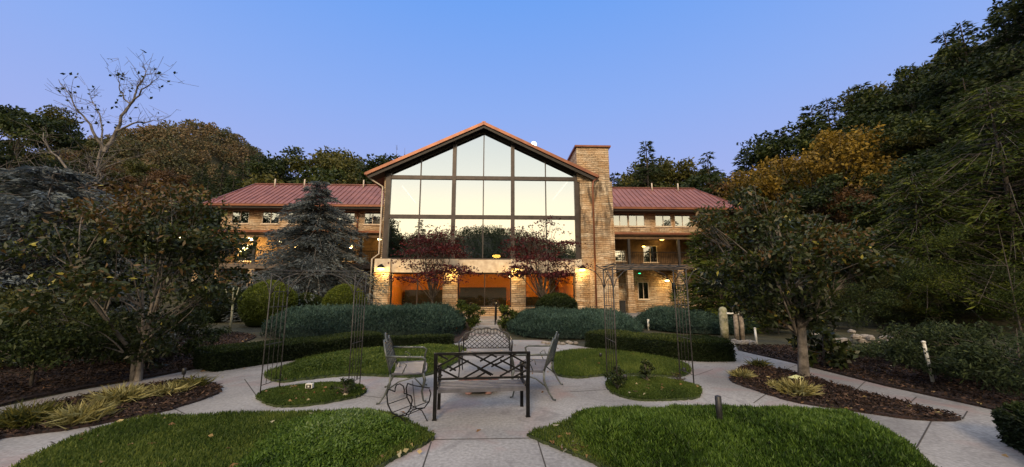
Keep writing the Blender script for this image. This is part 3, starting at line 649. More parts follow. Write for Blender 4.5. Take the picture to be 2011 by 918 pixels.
def bare(label, base, tips, r0, leafy_n=0, name='bare_tree'):
    root = thing(name, label, 'tree', base); t = MB(); PP = []
    b = Vector(base)
    for (px, py, Y) in tips:
        e = Vector(A(px, py, Y))-b; st = Vector((0, 0, e.z*.15)); limb(t, st, e, r0*.55, r0*.07, .08, 7, 5)
        for q in range(9):
            f = rng.uniform(.4, .98); p = st.lerp(e, f); d = (e-st).normalized()*.6+Vector(rnd_dirs(1)[0])*.6; d.z = abs(d.z)*.8
            tip = p+d*rng.uniform(.5, 1.5)*(1.2-f*.5); limb(t, p, tip, r0*.12, r0*.03, .1, 4, 4)
            for s in range(3):
                u = p.lerp(tip, rng.uniform(.4, 1)); tp = u+Vector(rnd_dirs(1)[0])*.4; limb(t, u, tp, r0*.05, r0*.02, .1, 2, 3)
                if leafy_n: PP.append(np.array([tp, u.lerp(tp, .5)])+rng.normal(0, .04, (2, 3)))
    t.tube([(0, 0, -.1), (0, 0, 1), (.05, 0, 2)], [r0*1.2, r0, r0*.7], 8, cap=False); t.build('trunk', BARK, root)
    if leafy_n:
        P = np.vstack(PP); P = P[rng.permutation(len(P))[:leafy_n]]; leaves('crown', P, rnd_dirs(len(P)), .16, .1, LF['deep'], rng.uniform(0, .4, len(P)), root)
    return root
def limbed(label, limbs, Y, rs, leafn):
    """limbs: polylines laid out in the tree's own plane, each (depth offset, start radius, points)"""
    b = A(limbs[0][2][0][0], limbs[0][2][0][1], Y); b = Vector((b[0], Y, 0)); root = thing('bare_tree', label, 'tree', b); t = MB(); TP = []
    for dy, r0, pts in limbs:
        P = [Vector(A(px, py, Y+dy*(i/max(len(pts)-1, 1))))-b for i, (px, py) in enumerate(pts)]
        if r0 == rs: P[0] = Vector((0, 0, -.1))
        Q = []
        for i in range(len(P)-1):
            for k in range(4): Q.append(P[i].lerp(P[i+1], k/4)+Vector(rng.normal(0, .03, 3))*(1 if k else 0))
        Q.append(P[-1]); n = len(Q); t.tube(Q, [r0*(1-.85*i/(n-1)) for i in range(n)], 6, cap=False)
        for q in range(int(n*1.4)):
            i = int(rng.integers(n//3, n)); p = Q[i]; d = (Q[min(i+1, n-1)]-Q[max(i-1, 0)]).normalized()*.7+Vector(rng.normal(0, .55, 3)); d.z = d.z*.7+.15
            e = p+d*rng.uniform(.35, 1.1); t.tube([p, p.lerp(e, .5)+Vector(rng.normal(0, .05, 3)), e], [r0*.18, r0*.12, .006], 4, cap=False)
            for w in range(2): u = p.lerp(e, rng.uniform(.3, 1)); v = u+Vector(rng.normal(0, .22, 3))+Vector((0, 0, .08)); t.tube([u, v], [.008, .004], 3, cap=False); TP.append((v[0], v[1], v[2]))
    t.build('trunk', BARK, root)
    if leafn:
        P = np.array(TP); P = P[P[:, 2] > 5.5]; P = P[rng.permutation(len(P))[:leafn]]; P = np.repeat(P, 2, 0)+rng.normal(0, .04, (len(P)*2, 3)); leaves('crown', P, rnd_dirs(len(P)), .17, .10, LF['deep'], rng.uniform(0, .4, len(P)), root)
limbed('tall pale tree, almost leafless, whose twigs stand against the sky at left', [(0, .085, [(178, 560), (182, 440), (190, 360), (205, 300)]), (.6, .075, [(205, 300), (228, 258), (256, 205), (270, 170), (286, 138)]), (-.5, .04, [(256, 205), (290, 170), (312, 150)]), (.4, .045, [(228, 258), (270, 240), (310, 238)]),
    (-.8, .06, [(205, 300), (178, 245), (150, 215), (126, 165)]), (.8, .045, [(190, 330), (200, 270), (190, 215), (178, 188)]), (-.3, .035, [(256, 205), (236, 180), (234, 150)]), (.2, .06, [(186, 400), (130, 330), (95, 290), (85, 260)])], 14.5, .11, 60)
limbed('pale leafless tree with forked limbs in front of the left hill', [(0, .13, [(128, 560), (132, 440), (136, 400)]), (.4, .08, [(136, 400), (160, 375), (188, 352), (195, 330)]), (-.4, .06, [(160, 375), (165, 340), (180, 310)]), (.3, .07, [(134, 410), (125, 370), (90, 336)]), (-.5, .05, [(133, 430), (85, 400), (40, 330)])], 11.5, .13, 0)
bare('leafless tree top behind the left end of the gable roof', (A(770, 500, 48)[0], 48, gz(A(770, 500, 48)[0], 48)), [(765, 300, 48), (780, 285, 48), (795, 290, 48), (775, 310, 47)], .2, 0)
# staked young tree
yt = thing('young_tree', 'small pruned pale sapling standing in mulch by the left hedge', 'tree', (*G(450, 657), 0)); m = MB()
m.tube([(0, 0, 0), (.02, 0, .7), (0, 0, 1.3)], [.045, .04, .035], 7)
for e in ((-.35, 0, 1.75), (-.1, .1, 1.8), (.18, 0, 1.8), (.02, -.1, 1.75)): m.tube([(0, 0, 1.2), (e[0]*.6, e[1]*.5, 1.45), e], [.03, .025, .018], 6)
m.build('trunk', CAPW, yt)
# green feathery conifer behind the right magnolia, small shrubs by the steps
fc = conifer(4.4, 3.4, 30, 9, 90, .2, 'fern', .1, BARKD, 'feathery_conifer', .02, 15, .08, .6, .3, .2)
place(fc, (A(1415, 560, 16.6)[0], 16.6, 0), 0, 1.15); tag(fc, 'feathery green conifer left of the right magnolia', 'tree')
fc2 = dup(fc); place(fc2, (A(1490, 560, 19)[0], 19, 0), 2, 1.3); tag(fc2, 'taller feathery conifer behind the right magnolia')
def bush(label, px, py, w, h, m, n=2600, leaf=.11, name='leafy_shrub', Y=None, seed=None, lw=.5):
    x, y = G(px, py) if Y is None else A(px, py, Y)[:2]
    o = broad(h, w, n, leaf, m, BARKD, 14, .1, .03, .05, low=.08, name=name, seed=seed or int(px), lw=lw); place(o, (x, y, gz(x, y)+.02), 0, 1); return tag(o, label, 'shrub')
bush('light green leafy shrub left of the steps', 903, 648, 1.7, 1.35, 'fern', 3000, .12)
bush('slim light green shrub right of the steps', 990, 650, 1.0, 1.15, 'fern', 2000, .12)
bush('small shrub at the foot of the left arbor', 676, 781, .35, .3, 'hedge', 700, .045)
bush('dark climbing plant at the foot of the right arbor', 1213, 768, .42, .42, 'deep', 1000, .05)
bush('upright dark little shrub in the right oval lawn', 1270, 752, .3, .42, 'deep', 800, .05)
bush('tiny shrub at the right end of the right oval lawn', 1333, 752, .28, .2, 'olive', 500, .04)
bush('low green shrub at the foot of the right magnolia', 1620, 724, 1.0, .95, 'mag', 900, .16)
for i, (px, py, w, h, mm) in enumerate(((60, 760, 3.0, 1.3, 'deep'), (200, 720, 2.6, 1.1, 'deep'), (340, 712, 1.9, 1.2, 'deep'), (-60, 730, 3.5, 1.8, 'olive'), (120, 700, 3.2, 1.6, 'deep'))):
    bush(('dark shrub low at the left edge', 'dark shrub under the left magnolia', 'dark shrub right of the left magnolia stems', 'olive shrub mass beyond the left edge', 'dim shrub behind the left magnolia')[i], px, py, w, h, mm, 9000, .08, seed=60+i, lw=.4)
for i, (px, py, w, h, mm) in enumerate(((2000, 745, 3.0, .7, 'pine'), (1760, 712, 2.6, .3, 'pine'), (2020, 775, 3.0, 1.3, 'pine'), (1530, 655, 2.6, 1.8, 'deep'), (1640, 650, 3.4, 2.3, 'deep'), (1850, 652, 4.6, 3.4, 'deep'), (2010, 670, 5, 4.8, 'fern'), (1735, 645, 3.5, 3.0, 'olive'))):
    bush(('dark spreading shrub behind the leaning white stake', 'dark low shrub below the row of pale stones', 'dark shrub at the far right edge above the hedge', 'dark shrub right of the wooden posts', 'dark rounded shrub behind the right magnolia', 'tall dark shrub beyond the pale stones', 'tall green shrub at the right edge', 'olive shrub over the pale stones')[i], px, py, w, h, mm, 15000, .085, seed=80+i, lw=.3)

# -- woods
gR = 'trees on the wooded slope behind the right side'; gL = 'trees on the wooded slope behind the left side'
con1 = conifer(14, 7, 34, 8, 44, .42, 'pine', .3, name='conifer_tree', seed=41, base=.12, rag=.45, lw=.3)
con2 = conifer(14, 6, 30, 8, 44, .42, 'deep', .15, name='conifer_tree', seed=42, base=.2, rag=.5, lw=.3, curve=.7)
dec1 = broad(13, 8.5, 8500, .34, 'olive', BARKD, 26, .25, .16, .3, low=.25, name='broadleaf_tree', seed=43)
dec2 = broad(13, 8, 8500, .34, 'deep', BARKD, 26, .25, .16, .3, low=.25, name='broadleaf_tree', seed=44)
dec3 = broad(13, 8, 8500, .34, 'rust', BARKD, 26, .25, .16, .3, low=.25, name='broadleaf_tree', seed=45)
gold = broad(11, 9, 17000, .26, 'yellow', BARKD, 34, .25, .16, .3, low=.15, name='golden_tree', seed=46)
KL = {con1.name: 'dark needle conifer', con2.name: 'ragged green conifer', dec1.name: 'olive broadleaf tree', dec2.name: 'dark green broadleaf tree', dec3.name: 'rust brown autumn tree'}
put(gold, 1585, 258, 34, 'golden yellow autumn tree on the slope right of the right wing')
sil_R = [(1205, 338, 46, con2), (1232, 330, 55, dec1), (1268, 274, 48, con1), (1302, 312, 54, dec1), (1345, 306, 50, dec1), (1388, 296, 46, con1), (1365, 330, 44, dec3), (1322, 335, 46, dec2), (1428, 312, 48, dec2), (1462, 290, 50, con2), (1500, 258, 50, con1), (1532, 250, 52, con1),
         (1560, 240, 48, dec2), (1592, 205, 46, con2), (1622, 190, 46, con1), (1655, 205, 44, dec2), (1690, 162, 42, con2), (1722, 160, 43, dec1), (1752, 158, 40, dec2), (1785, 128, 38, con2), (1818, 112, 36, dec2), (1852, 60, 34, con1), (1884, 42, 31, con1), (1925, 62, 30, dec2), (1962, 5, 27, con2), (2015, -40, 25, con1), (2080, -60, 24, dec2)]
for px, py, Y, p in sil_R: put(p, px, py, Y, KL[p.name]+' on the skyline of the wooded slope behind the right side', 'tree', gR, wf=random.uniform(.9, 1.15))
fillR = [(1440, 345, 40, dec2), (1490, 330, 40, dec1), (1520, 320, 41, con1), (1660, 270, 36, dec1), (1700, 235, 35, dec2), (1740, 250, 32, dec1), (1790, 215, 30, con2), (1840, 180, 28, dec2), (1890, 150, 25, con2), (1960, 130, 22, dec2), (2040, 90, 20, con2),
         (1430, 400, 34, dec2), (1480, 380, 31, con1), (1640, 340, 28, dec2), (1700, 330, 27, dec3), (1760, 320, 25, dec2), (1820, 290, 22, con2), (1900, 260, 19, dec2), (1985, 230, 17, con2), (1540, 400, 27, dec1), (2100, 180, 18, dec2),
         (1700, 440, 20, dec2), (1780, 430, 18, con1), (1610, 420, 23, con1)]
for px, py, Y, p in fillR: put(p, px, py, Y, KL[p.name]+' lower down the wooded slope behind the right side', 'tree', gR, wf=random.uniform(1.0, 1.3))
# near hemlocks at the right edge
hem = conifer(11, 8.5, 42, 8, 70, .32, 'fern', .42, name='hemlock_tree', seed=51, base=.1, rag=.35, curve=.55, lw=.22, up=.22)
put(hem, 1935, 165, 15.5, 'big hemlock with arching green boughs near the right edge', wf=.95)
put(hem, 2150, 60, 15, 'big hemlock cut by the right edge of the photo', wf=1.0)
put(hem, 1790, 335, 17, 'smaller hemlock with drooping boughs behind the pale stones', wf=1.25)
sil_L = [(-20, 190, 30, dec2), (42, 195, 30, dec2), (-90, 210, 26, con1), (128, 222, 38, dec1), (180, 290, 48, dec3), (560, 308, 54, con1), (592, 292, 52, dec2), (640, 284, 50, dec1), (680, 296, 50, dec1), (716, 292, 44, dec2), (742, 318, 46, dec1), (540, 330, 50, dec2), (800, 330, 46, con2), (610, 325, 46, con2), (660, 330, 45, dec2)]
for px, py, Y, p in sil_L: put(p, px, py, Y, KL[p.name]+' on the skyline of the wooded slope behind the left side', 'tree', gL, wf=random.uniform(.9, 1.15))
fillL = [(60, 300, 34, dec2), (130, 320, 38, dec1), (200, 330, 50, dec3), (255, 318, 62, dec3), (300, 320, 66, dec1), (350, 325, 62, dec3), (400, 322, 60, con1), (440, 318, 58, con1), (480, 320, 56, con2), (515, 325, 54, con1), (230, 370, 44, dec1), (290, 365, 46, con1), (350, 362, 46, dec2), (410, 352, 45, con1), (460, 350, 44, con1), (500, 345, 46, dec2),
         (20, 360, 22, dec2), (100, 380, 26, dec2), (170, 400, 30, dec1), (240, 410, 32, dec2), (310, 400, 35, con1), (370, 400, 37, con2), (-60, 330, 18, con2), (30, 450, 16, dec2), (-30, 480, 14, dec1)]
for px, py, Y, p in fillL: put(p, px, py, Y, KL[p.name]+' lower down the wooded slope behind the left side', 'tree', gL, wf=random.uniform(1.0, 1.3))
# trees behind the photographer, seen mirrored in the hall glazing
def mirror_spot(px, pyt, V):
    """the real place, behind the camera, of a tree mirrored at a picture column at virtual depth V"""
    a = R(2.2); x, _, z = A(px, pyt, V); n = Vector((sin(a), -cos(a))); b = Vector((-1.98, 25)); p = Vector((x, V))-b; p = p-n*(2*p.dot(n))+b
    return p.x, p.y, z
for i, (px, pyt, V, p, wf) in enumerate(((768, 432, 74, con1, .8), (738, 415, 80, dec2, 1), (790, 455, 78, dec2, .9), (826, 430, 88, con2, .6), (862, 462, 92, dec2, 1), (700, 405, 78, con1, 1), (665, 400, 74, dec2, 1), (625, 398, 76, dec2, 1.1), (585, 392, 72, con1, 1.1),
                                         (545, 395, 76, dec2, 1.1), (505, 392, 72, dec2, 1.1), (465, 395, 74, con1, 1.1), (425, 390, 74, dec2, 1.2), (385, 390, 72, dec2, 1.1), (1065, 478, 96, dec3, 1), (1100, 492, 90, dec2, 1), (1150, 492, 92, dec2, 1), (1250, 470, 90, con1, 1), (1310, 470, 90, dec2, 1))):
    x, y, z = mirror_spot(px, pyt, V); g = gz(x, y); o = dup(p); sc_ = max(z-g, 3)/p['h']; place(o, (x, y, g), i*1.1, (sc_*wf, sc_*wf, sc_)); tag(o, KL[p.name]+' behind the photographer, mirrored in the lodge windows', 'tree', 'trees behind the photographer')
# far woods: one mass
def far_wood(label, x0, x1, y0, y1, n, cond, m, size=1.5, per=34, name='far_wood', rad=1.0):
    X = rng.uniform(x0, x1, n); Y = rng.uniform(y0, y1, n); k = cond(X, Y); X, Y = X[k], Y[k]; Z = H(X, Y)-h00
    t0 = .5+fnoise(np.c_[X, Y], .035)*.25+rng.normal(0, .17, len(X)); rr = rng.uniform(2.2, 4.2, len(X))*rad; hh = rng.uniform(5, 9, len(X))
    i = np.repeat(np.arange(len(X)), per); d = rnd_dirs(len(i)); d[:, 2] = np.abs(d[:, 2])
    P = np.c_[X[i]+d[:, 0]*rr[i], Y[i]+d[:, 1]*rr[i], Z[i]+hh[i]*.02+d[:, 2]*hh[i]*.75]
    tag(leaves(name, P, rnd_dirs(len(i)), rng.uniform(.7, 1.4, len(i))*size, size*.8, LF[m], t0[i]+rng.normal(0, .1, len(i))), label, 'woodland', kind='stuff')
LF['far'] = leafmat('hazed_autumn_canopy', [(0, (.05, .065, .03)), (.35, (.09, .095, .04)), (.6, (.14, .115, .055)), (.85, (.21, .14, .07)), (1, (.28, .20, .10))])  # autumn tones, lightened in the colour to suggest haze
far_wood('autumn woodland covering the far mountain at left', -290, -60, 75, 240, 5200, lambda x, y: (y < 200) & (x > -240), 'far', .75, 130, rad=.9)
far_wood('dark woodland on the distant ridge behind the building', -60, 260, 85, 300, 1600, lambda x, y: x > -60, 'olive', 1.2, 40)
far_wood('dark woodland on the mountain behind the photographer', -230, 190, -250, -120, 3600, lambda x, y: y < -105, 'deep', .6, 90, rad=.8)

# ------------------------------------------------------------------ the lodge
YAW = R(2.2); BX, BY = -1.98, 25.0
B = thing('stone_lodge', 'stone lodge with a tall mirrored glass gable, chimney and red metal roofed wings', 'building', (BX, BY, 0), YAW)
def bl(px, py, y):
    """local (x, z) on the lodge's plane at local depth y"""
    d = ray(px, py); nx, ny = -sin(YAW), cos(YAW)
    t = (BX*nx+BY*ny+y)/(d[0]*nx+d[1]*ny); wx, wy, wz = d[0]*t, d[1]*t, CZ+d[2]*t
    return ((wx-BX)*cos(YAW)+(wy-BY)*sin(YAW), wz)
part = lambda m, name, mt, par=B, label=None: m.build(name, mt, par, label)
HW = 6.5; Z0, Z1, Z2, ZA = 3.72, 6.66, 9.42, 12.8; SL_ = .48
rake = lambda x: ZA-SL_*abs(x)
# hall glazing
m = MB()
XM = [-HW, -4.33, -2.03, 0, 2.03, 4.33, HW]; big = {-HW, -2.03, 2.03, HW}
for x in XM:
    w = .13 if x in big else .035; zt = rake(x); zb = Z0
    if abs(x) == HW: w = .16
    m.box(x-w, x+w, -.14 if x in big else -.06, .12, zb, zt)
for z, hgt in ((Z0+.06, .06), (Z1, .13), (Z2, .13)): m.box(-HW+.16, HW-.16, -.10, .10, z-hgt, z+hgt)
cw = part(m, 'curtain_wall_frame', BRONZE)
for zi, (za, zb) in enumerate(((Z0+.12, Z1-.13), (Z1+.13, Z2-.13), (Z2+.13, None))):
    for i in range(6):
        a, b = XM[i], XM[i+1]
        wa = .13 if a in big else .035; wb = .13 if b in big else .035; a += wa; b -= wb; m = MB()
        if zb: vs = [(a, 0, za), (b, 0, za), (b, 0, zb), (a, 0, zb)]
        else:
            vs = []
            lo = [(a, 0, za), (b, 0, za)]; xa = a; xb = b
            ta, tb = rake(a)-.02, rake(b)-.02
            if ta < za: xa = -(ZA-.02-za)/SL_; vs = [(xa, 0, za), (b, 0, za), (b, 0, tb)]
            elif tb < za: xb = (ZA-.02-za)/SL_; vs = [(a, 0, za), (xb, 0, za), (a, 0, ta)]
            else: vs = [(a, 0, za), (b, 0, za), (b, 0, tb), (a, 0, ta)]
        m.add(vs, [tuple(range(len(vs)))]); m.build('pane', GL_HALL, cw)
# roof of the gable
RF, RBk = -.65, 13.0; apz = 13.28; ev = 7.85; ez = apz-.476*ev
for s in (-1, 1):
    m = MB(); M_ = []
    vs = [(0, RF, apz), (s*ev, RF, ez), (s*ev, RBk, ez), (0, RBk, apz), (0, RF, apz-.06), (s*ev, RF, ez-.06), (s*ev, RBk, ez-.06), (0, RBk, apz-.06)]
    m.add(vs, [(0, 1, 2, 3), (7, 6, 5, 4), (0, 4, 5, 1), (1, 5, 6, 2), (2, 6, 7, 3)])
    for k in range(30):
        y = RF+.2+k*.5; m.bar((s*.05, y, apz+.02), (s*(ev-.02), y, ez+.02), .03, .06)
    part(m, 'roof_slope', ROOF)
    m = MB(); m.bar((0, RF-.03, apz-.10), (s*(ev+.02), RF-.03, ez-.10), .07, .20); part(m, 'rake_trim', COPPER)
    m = MB(); m.bar((0, -.02+RF+.1, apz-.30), (s*(ev-.1), RF+.1, ez-.30), .09, .2)
    m.add([(0, RF+.05, apz-.1), (s*(ev-.05), RF+.05, ez-.1), (s*(ev-.05), 1, ez-.1), (0, 1, apz-.1)], [(0, 1, 2, 3)])
    for k in (2.03, HW-.05): m.bar((s*k, RF+.2, rake(k)+.2), (s*k, -.16, rake(k)+.2), .2, .26)
    part(m, 'soffit', DKWOOD)
    m = MB(); m.bar((s*(ev+.06), RF, ez-.08), (s*(ev+.06), RBk, ez-.08), .13, .12); part(m, 'gutter', COPPER)
m = MB(); m.bar((0, RF-.02, apz+.02), (0, RBk, apz+.02), .24, .06); part(m, 'ridge_cap', COPPER)
m = MB()   # dark rake board between roof and glass
for s in (-1, 1):
    m.add([(0, -.05, ZA-.02), (s*(HW+.3), -.05, rake(HW+.3)-.02), (s*(HW+.3), -.05, rake(HW+.3)+.35), (0, -.05, ZA+.38)], [(0, 1, 2, 3)])
    m.add([(0, .12, ZA-.02), (s*(HW+.3), .12, rake(HW+.3)-.02), (s*(HW+.3), .12, rake(HW+.3)+.35), (0, .12, ZA+.38)], [(0, 1, 2, 3)])
    m.add([(0, -.05, ZA-.02), (0, .12, ZA-.02), (s*HW, .12, rake(HW)-.02), (s*HW, -.05, rake(HW)-.02)], [(0, 1, 2, 3)])
part(m, 'rake_board', DKWOOD)
# downspouts of the gable
m = MB(); m.tube([(-ev+.05, RF+.3, ez-.15), (-ev+.1, RF+.3, ez-.3), (-HW-.34, -.2, ez-.85), (-HW-.34, -.2, 4.1), (-HW-.75, -.28, 3.75), (-HW-.75, -.28, .1)], .055, 7); part(m, 'downspout', CREAM)
m = MB(); m.tube([(ev+.03, RF+.2, ez-.15), (ev-.35, -.75, ez-.5), (ev-.4, -.75, ez-.9), (ev-.4, -.68, .1)], .06, 7); part(m, 'downspout', COPPER)
# hall side walls, floor, back
m = MB(); m.box(-HW-.3, -HW-.17, 0, 9, 0, Z2); part(m, 'hall_side_wall', STONE); m = MB(); m.box(HW+.17, HW+.3, 3, 9, 0, Z2); part(m, 'hall_side_wall', STONE)
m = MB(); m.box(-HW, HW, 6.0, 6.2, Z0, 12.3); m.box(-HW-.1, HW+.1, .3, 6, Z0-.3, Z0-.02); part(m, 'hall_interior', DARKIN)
# chimney
xl, _ = bl(1137, 560, -.3); ch0, ch1 = HW+.22, HW+2.55
ctop = bl(1160, 291, -.1)[1]; cl = bl(1131, 291, -.1)[0]; cr = bl(1197, 291, -.1)[0]; cb = bl(1214, 600, -.5)[0]
m = MB()
m.box(HW+.17, cr+.0, -.35, 2.6, 0, 9.2); m.box(cl, cr-.12, -.22, 2.7, 9.2, ctop)
part(m, 'chimney', STONE_ST)
m = MB(); m.box(cr-.02, cb-.1, -.45, 2.0, 0, 6.2); m.box(cb-.3, cb+.08, -.5, 1.9, 0, 2.6); m.box(HW+.1, cr-.6, -.62, -.3, 0, 3.75); part(m, 'chimney_buttress', STONE)
m = MB(); m.box(cl-.12, cr+.02, -.34, 2.82, ctop, ctop+.12); part(m, 'chimney_cap', COPPER)
# ground floor of the hall
m = MB(); m.box(-HW-.25, HW+.1, -.35, .25, Z0-.85, Z0); part(m, 'stone_lintel', CAPST)
cols = [bl(750, 570, -.4)[0], bl(884, 570, -.4)[0], bl(1018, 570, -.4)[0], bl(1144, 570, -.4)[0]]
for c in cols:
    m = MB(); m.box(c-.46, c+.46, -.62, .3, 0, Z0-.86); m.box(c-.50, c+.50, -.66, .3, Z0-1.0, Z0-.86) ; part(m, 'stone_pier', STONE)
    m = MB(); m.box(c-.5, c+.5, -.6, -.36, Z0-.84, Z0+.02); part(m, 'pier_cap', CAPST)
for a, b in zip(cols[:-1], cols[1:]):
    a += .46; b -= .46
    m = MB(); m.box(a, b, -.2, .2, 0, .55); m.box(a, b, -.28, .24, .55, .62); part(m, 'sill_wall', STONE)
    m = MB(); f = .07
    m.box(a, a+f, -.1, .05, .62, Z0-.86); m.box(b-f, b, -.1, .05, .62, Z0-.86); m.box(a, b, -.1, .05, .62, .70); m.box(a, b, -.1, .05, Z0-.95, Z0-.86); m.box((a+b)/2-.03, (a+b)/2+.03, -.1, .05, .7, Z0-.95)
    w = part(m, 'picture_window', BRONZE)
    for q0, q1 in ((a+f, (a+b)/2-.03), ((a+b)/2+.03, b-f)):
        m = MB(); m.add([(q0, -.02, .7), (q1, -.02, .7), (q1, -.02, Z0-.95), (q0, -.02, Z0-.95)], [(0, 1, 2, 3)]); m.build('pane', GL_LOW, w)
# ground floor room
m = MB(); m.box(-HW, HW, 5.4, 5.5, .1, Z0-.35); m.box(-HW-.15, -HW, .3, 5.4, .1, Z0-.35); m.box(HW, HW+.15, .3, 5.4, .1, Z0-.35); m.box(-HW, HW, .26, 5.4, Z0-.5, Z0-.45); part(m, 'room_wall', ORANGE)
m = MB(); m.box(-HW, HW, .26, 5.4, .05, .1); part(m, 'room_floor', DECK)
m = MB()   # dark panelling and hearth below the orange wall
m.box(-6.2, -2.4, 4.6, 5.38, .1, 1.75); m.box(-1.9, 1.7, 4.4, 5.38, .1, 1.95); m.box(2.6, 6.2, 4.9, 5.38, .1, 1.2); m.box(5.2, 5.6, 4.6, 5.38, .1, 2.6); part(m, 'dark_panelling', DARKIN)
for cx_ in (-5.3, -3.6, -1.2, .4, 3.2, 4.4):
    m = MB(); m.box(cx_-.25, cx_+.25, 1.2, 1.7, .5, .56)
    for q in (-.22, .22): m.bar((cx_+q, 1.22, .1), (cx_+q, 1.22, 1.15), .05); m.bar((cx_+q, 1.68, .1), (cx_+q, 1.68, .5), .05)
    for z in (.75, .92, 1.1): m.box(cx_-.2, cx_+.2, 1.2, 1.24, z, z+.06)
    part(m, 'dining_seat', DARKIN)
# wing builder
WY = 5.3; PY = 3.3; EZ = 8.45; RZ = 11.2
winR = [1217, 1250, 1302, 1340, 1390, 1427]; winL = [395, 435, 472, 532, 582, 632, 680, 732]
def window(xc, w, z0, z1, y, curt, par=B, name='window', gm=None):
    m = MB(); f = .05; x0, x1 = xc-w/2, xc+w/2
    m.box(x0, x1, y-.05, y+.04, z0, z0+f); m.box(x0, x1, y-.05, y+.04, z1-f, z1); m.box(x0, x0+f, y-.05, y+.04, z0+f, z1-f); m.box(x1-f, x1, y-.05, y+.04, z0+f, z1-f); m.box(xc-f/2, xc+f/2, y-.05, y+.04, z0+f, z1-f)
    o = m.build(name, CREAM, par)
    m = MB(); m.add([(x0+f, y-.02, z0+f), (x1-f, y-.02, z0+f), (x1-f, y-.02, z1-f), (x0+f, y-.02, z1-f)], [(0, 1, 2, 3)]); m.build('pane', gm or GL_WIN, o)
    m = MB()
    if curt:
        n = 14; x_ = [x0+f+(x1-x0-2*f)*.5*k/n+(0 if curt == 1 else (x1-x0-2*f)*.5) for k in range(n+1)]
        vs = [(x, y+.10+.03*(k % 2), z) for k, x in enumerate(x_) for z in (z0, z1)]; m.add(vs, [(2*k, 2*k+2, 2*k+3, 2*k+1) for k in range(n)]); m.build('curtain', CURT, o)
    m = MB(); m.box(x0-.06, x1+.06, y-.12, y-.051, z0-.08, z0); m.build('sill', CAPST, o)
def wallholes(x0, x1, z0, z1, y, holes, name, mt, th=.25):
    """one wall with openings"""
    m = MB(); hs = sorted(holes); cur = x0
    for a, b, c, d in hs:
        if a > cur: m.box(cur, a, y, y+th, z0, z1)
        m.box(a, b, y, y+th, z0, c); m.box(a, b, y, y+th, d, z1); cur = b
    m.box(cur, x1, y, y+th, z0, z1); part(m, name, mt)
for side, x0, x1, wins in ((-1, bl(398, 405, 4.3)[0], -HW-.3, winL), (1, HW+.3, bl(1464, 410, 4.3)[0], winR)):
    wx0, wx1 = (x0+.8, x1) if side < 0 else (x0, x1-.8)
    xs_ = [bl(p, 428, WY)[0] for p in wins]; w = 1.38; holes = [(x-w/2, x+w/2, 7.05, 8.14) for x in xs_ if x-w/2 > wx0 and x+w/2 < wx1]
    wallholes(wx0, wx1, 6.2, 8.5, WY, holes, 'upper_wall', STONE)
    for i, (a, b, c, d) in enumerate(holes): window((a+b)/2, b-a, c, d, WY+.05, (1, 2)[i % 2] if side > 0 or i == len(holes)-1 else 0)
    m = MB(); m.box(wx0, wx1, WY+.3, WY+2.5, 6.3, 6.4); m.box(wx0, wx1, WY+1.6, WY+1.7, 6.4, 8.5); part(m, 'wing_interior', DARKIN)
    # wing roof with hipped end
    ex = x0 if side < 0 else x1; inn = x1 if side < 0 else x0; rx = ex-side*(2.0 if side > 0 else 1.2); ye, yr, yb = 4.3, 8.3, 12.6
    A_, B_, C_, D_, E_, F_ = (inn, ye, EZ), (ex, ye, EZ), (rx, yr, RZ), (inn, yr, RZ), (ex, yb, EZ), (inn, yb, EZ)
    m = MB(); lo = lambda p: (p[0], p[1], p[2]-.14)
    P_ = [A_, B_, C_, D_, E_, F_]; vs = P_+[lo(p) for p in P_]
    fs = [(0, 1, 2, 3), (1, 4, 2), (3, 2, 4, 5), (0, 6, 7, 1), (1, 7, 10, 4), (6, 11, 10, 7)]; m.add(vs, fs)
    sl = (RZ-EZ)/(yr-ye); L0, L1 = sorted((inn, ex)); k = L0+.15
    while k < L1-.05:
        if side > 0: t = 1 if k <= rx else max(0, (ex-k)/(ex-rx))
        else: t = 1 if k >= rx else max(0, (k-ex)/(rx-ex))
        if t > .03: m.bar((k, ye, EZ+.025), (k, ye+(yr-ye)*t, EZ+.025+(RZ-EZ)*t), .035, .06)
        k += .42
    q = ye+.3
    while q < yb-.2:
        t = (q-ye)/(yr-ye) if q < yr else (yb-q)/(yb-yr); t = min(max(t, 0), 1); m.bar((ex, q, EZ+.025), (ex+(rx-ex)*t, q, EZ+.025+(RZ-EZ)*t), .035, .06); q += .42
    m.bar(A_[:2]+(EZ+.03,), B_[:2]+(EZ+.03,), .05, .04)
    rf = part(m, 'wing_roof', ROOF)
    m = MB(); m.bar((L0, yr, RZ+.04), (rx if side > 0 else L1, yr, RZ+.04), .2, .06) if side > 0 else m.bar((rx, yr, RZ+.04), (L1, yr, RZ+.04), .2, .06); m.bar(C_, B_, .16, .1); m.bar(C_, E_, .16, .1); m.build('ridge_cap', ROOF, rf)
    m = MB(); m.box(L0, L1, ye-.12, ye-.01, EZ-.16, EZ-.03); part(m, 'gutter', COPPER)
    m = MB(); m.box(L0, L1, ye, WY+.3, EZ-.30, EZ-.145); part(m, 'soffit', DKWOOD)
    for px in ((540, 598, 714) if side < 0 else (1280, 1331)):
        xx = bl(px, 362, yr-.5)[0]; m = MB(); m.tube([(xx, yr-.5, RZ-.5), (xx, yr-.5, RZ+.35)], .06, 8); m.build('vent_pipe', CREAM, rf)
    # porch roof trim, balcony, posts
    m = MB(); m.add([(wx0, PY-.5, 6.12), (wx1, PY-.5, 6.12), (wx1, WY, 6.45), (wx0, WY, 6.45), (wx0, PY-.5, 6.05), (wx1, PY-.5, 6.05), (wx1, WY-.01, 6.1), (wx0, WY-.01, 6.1)], [(0, 1, 2, 3), (7, 6, 5, 4), (0, 4, 5, 1)]); part(m, 'porch_roof', ROOF)
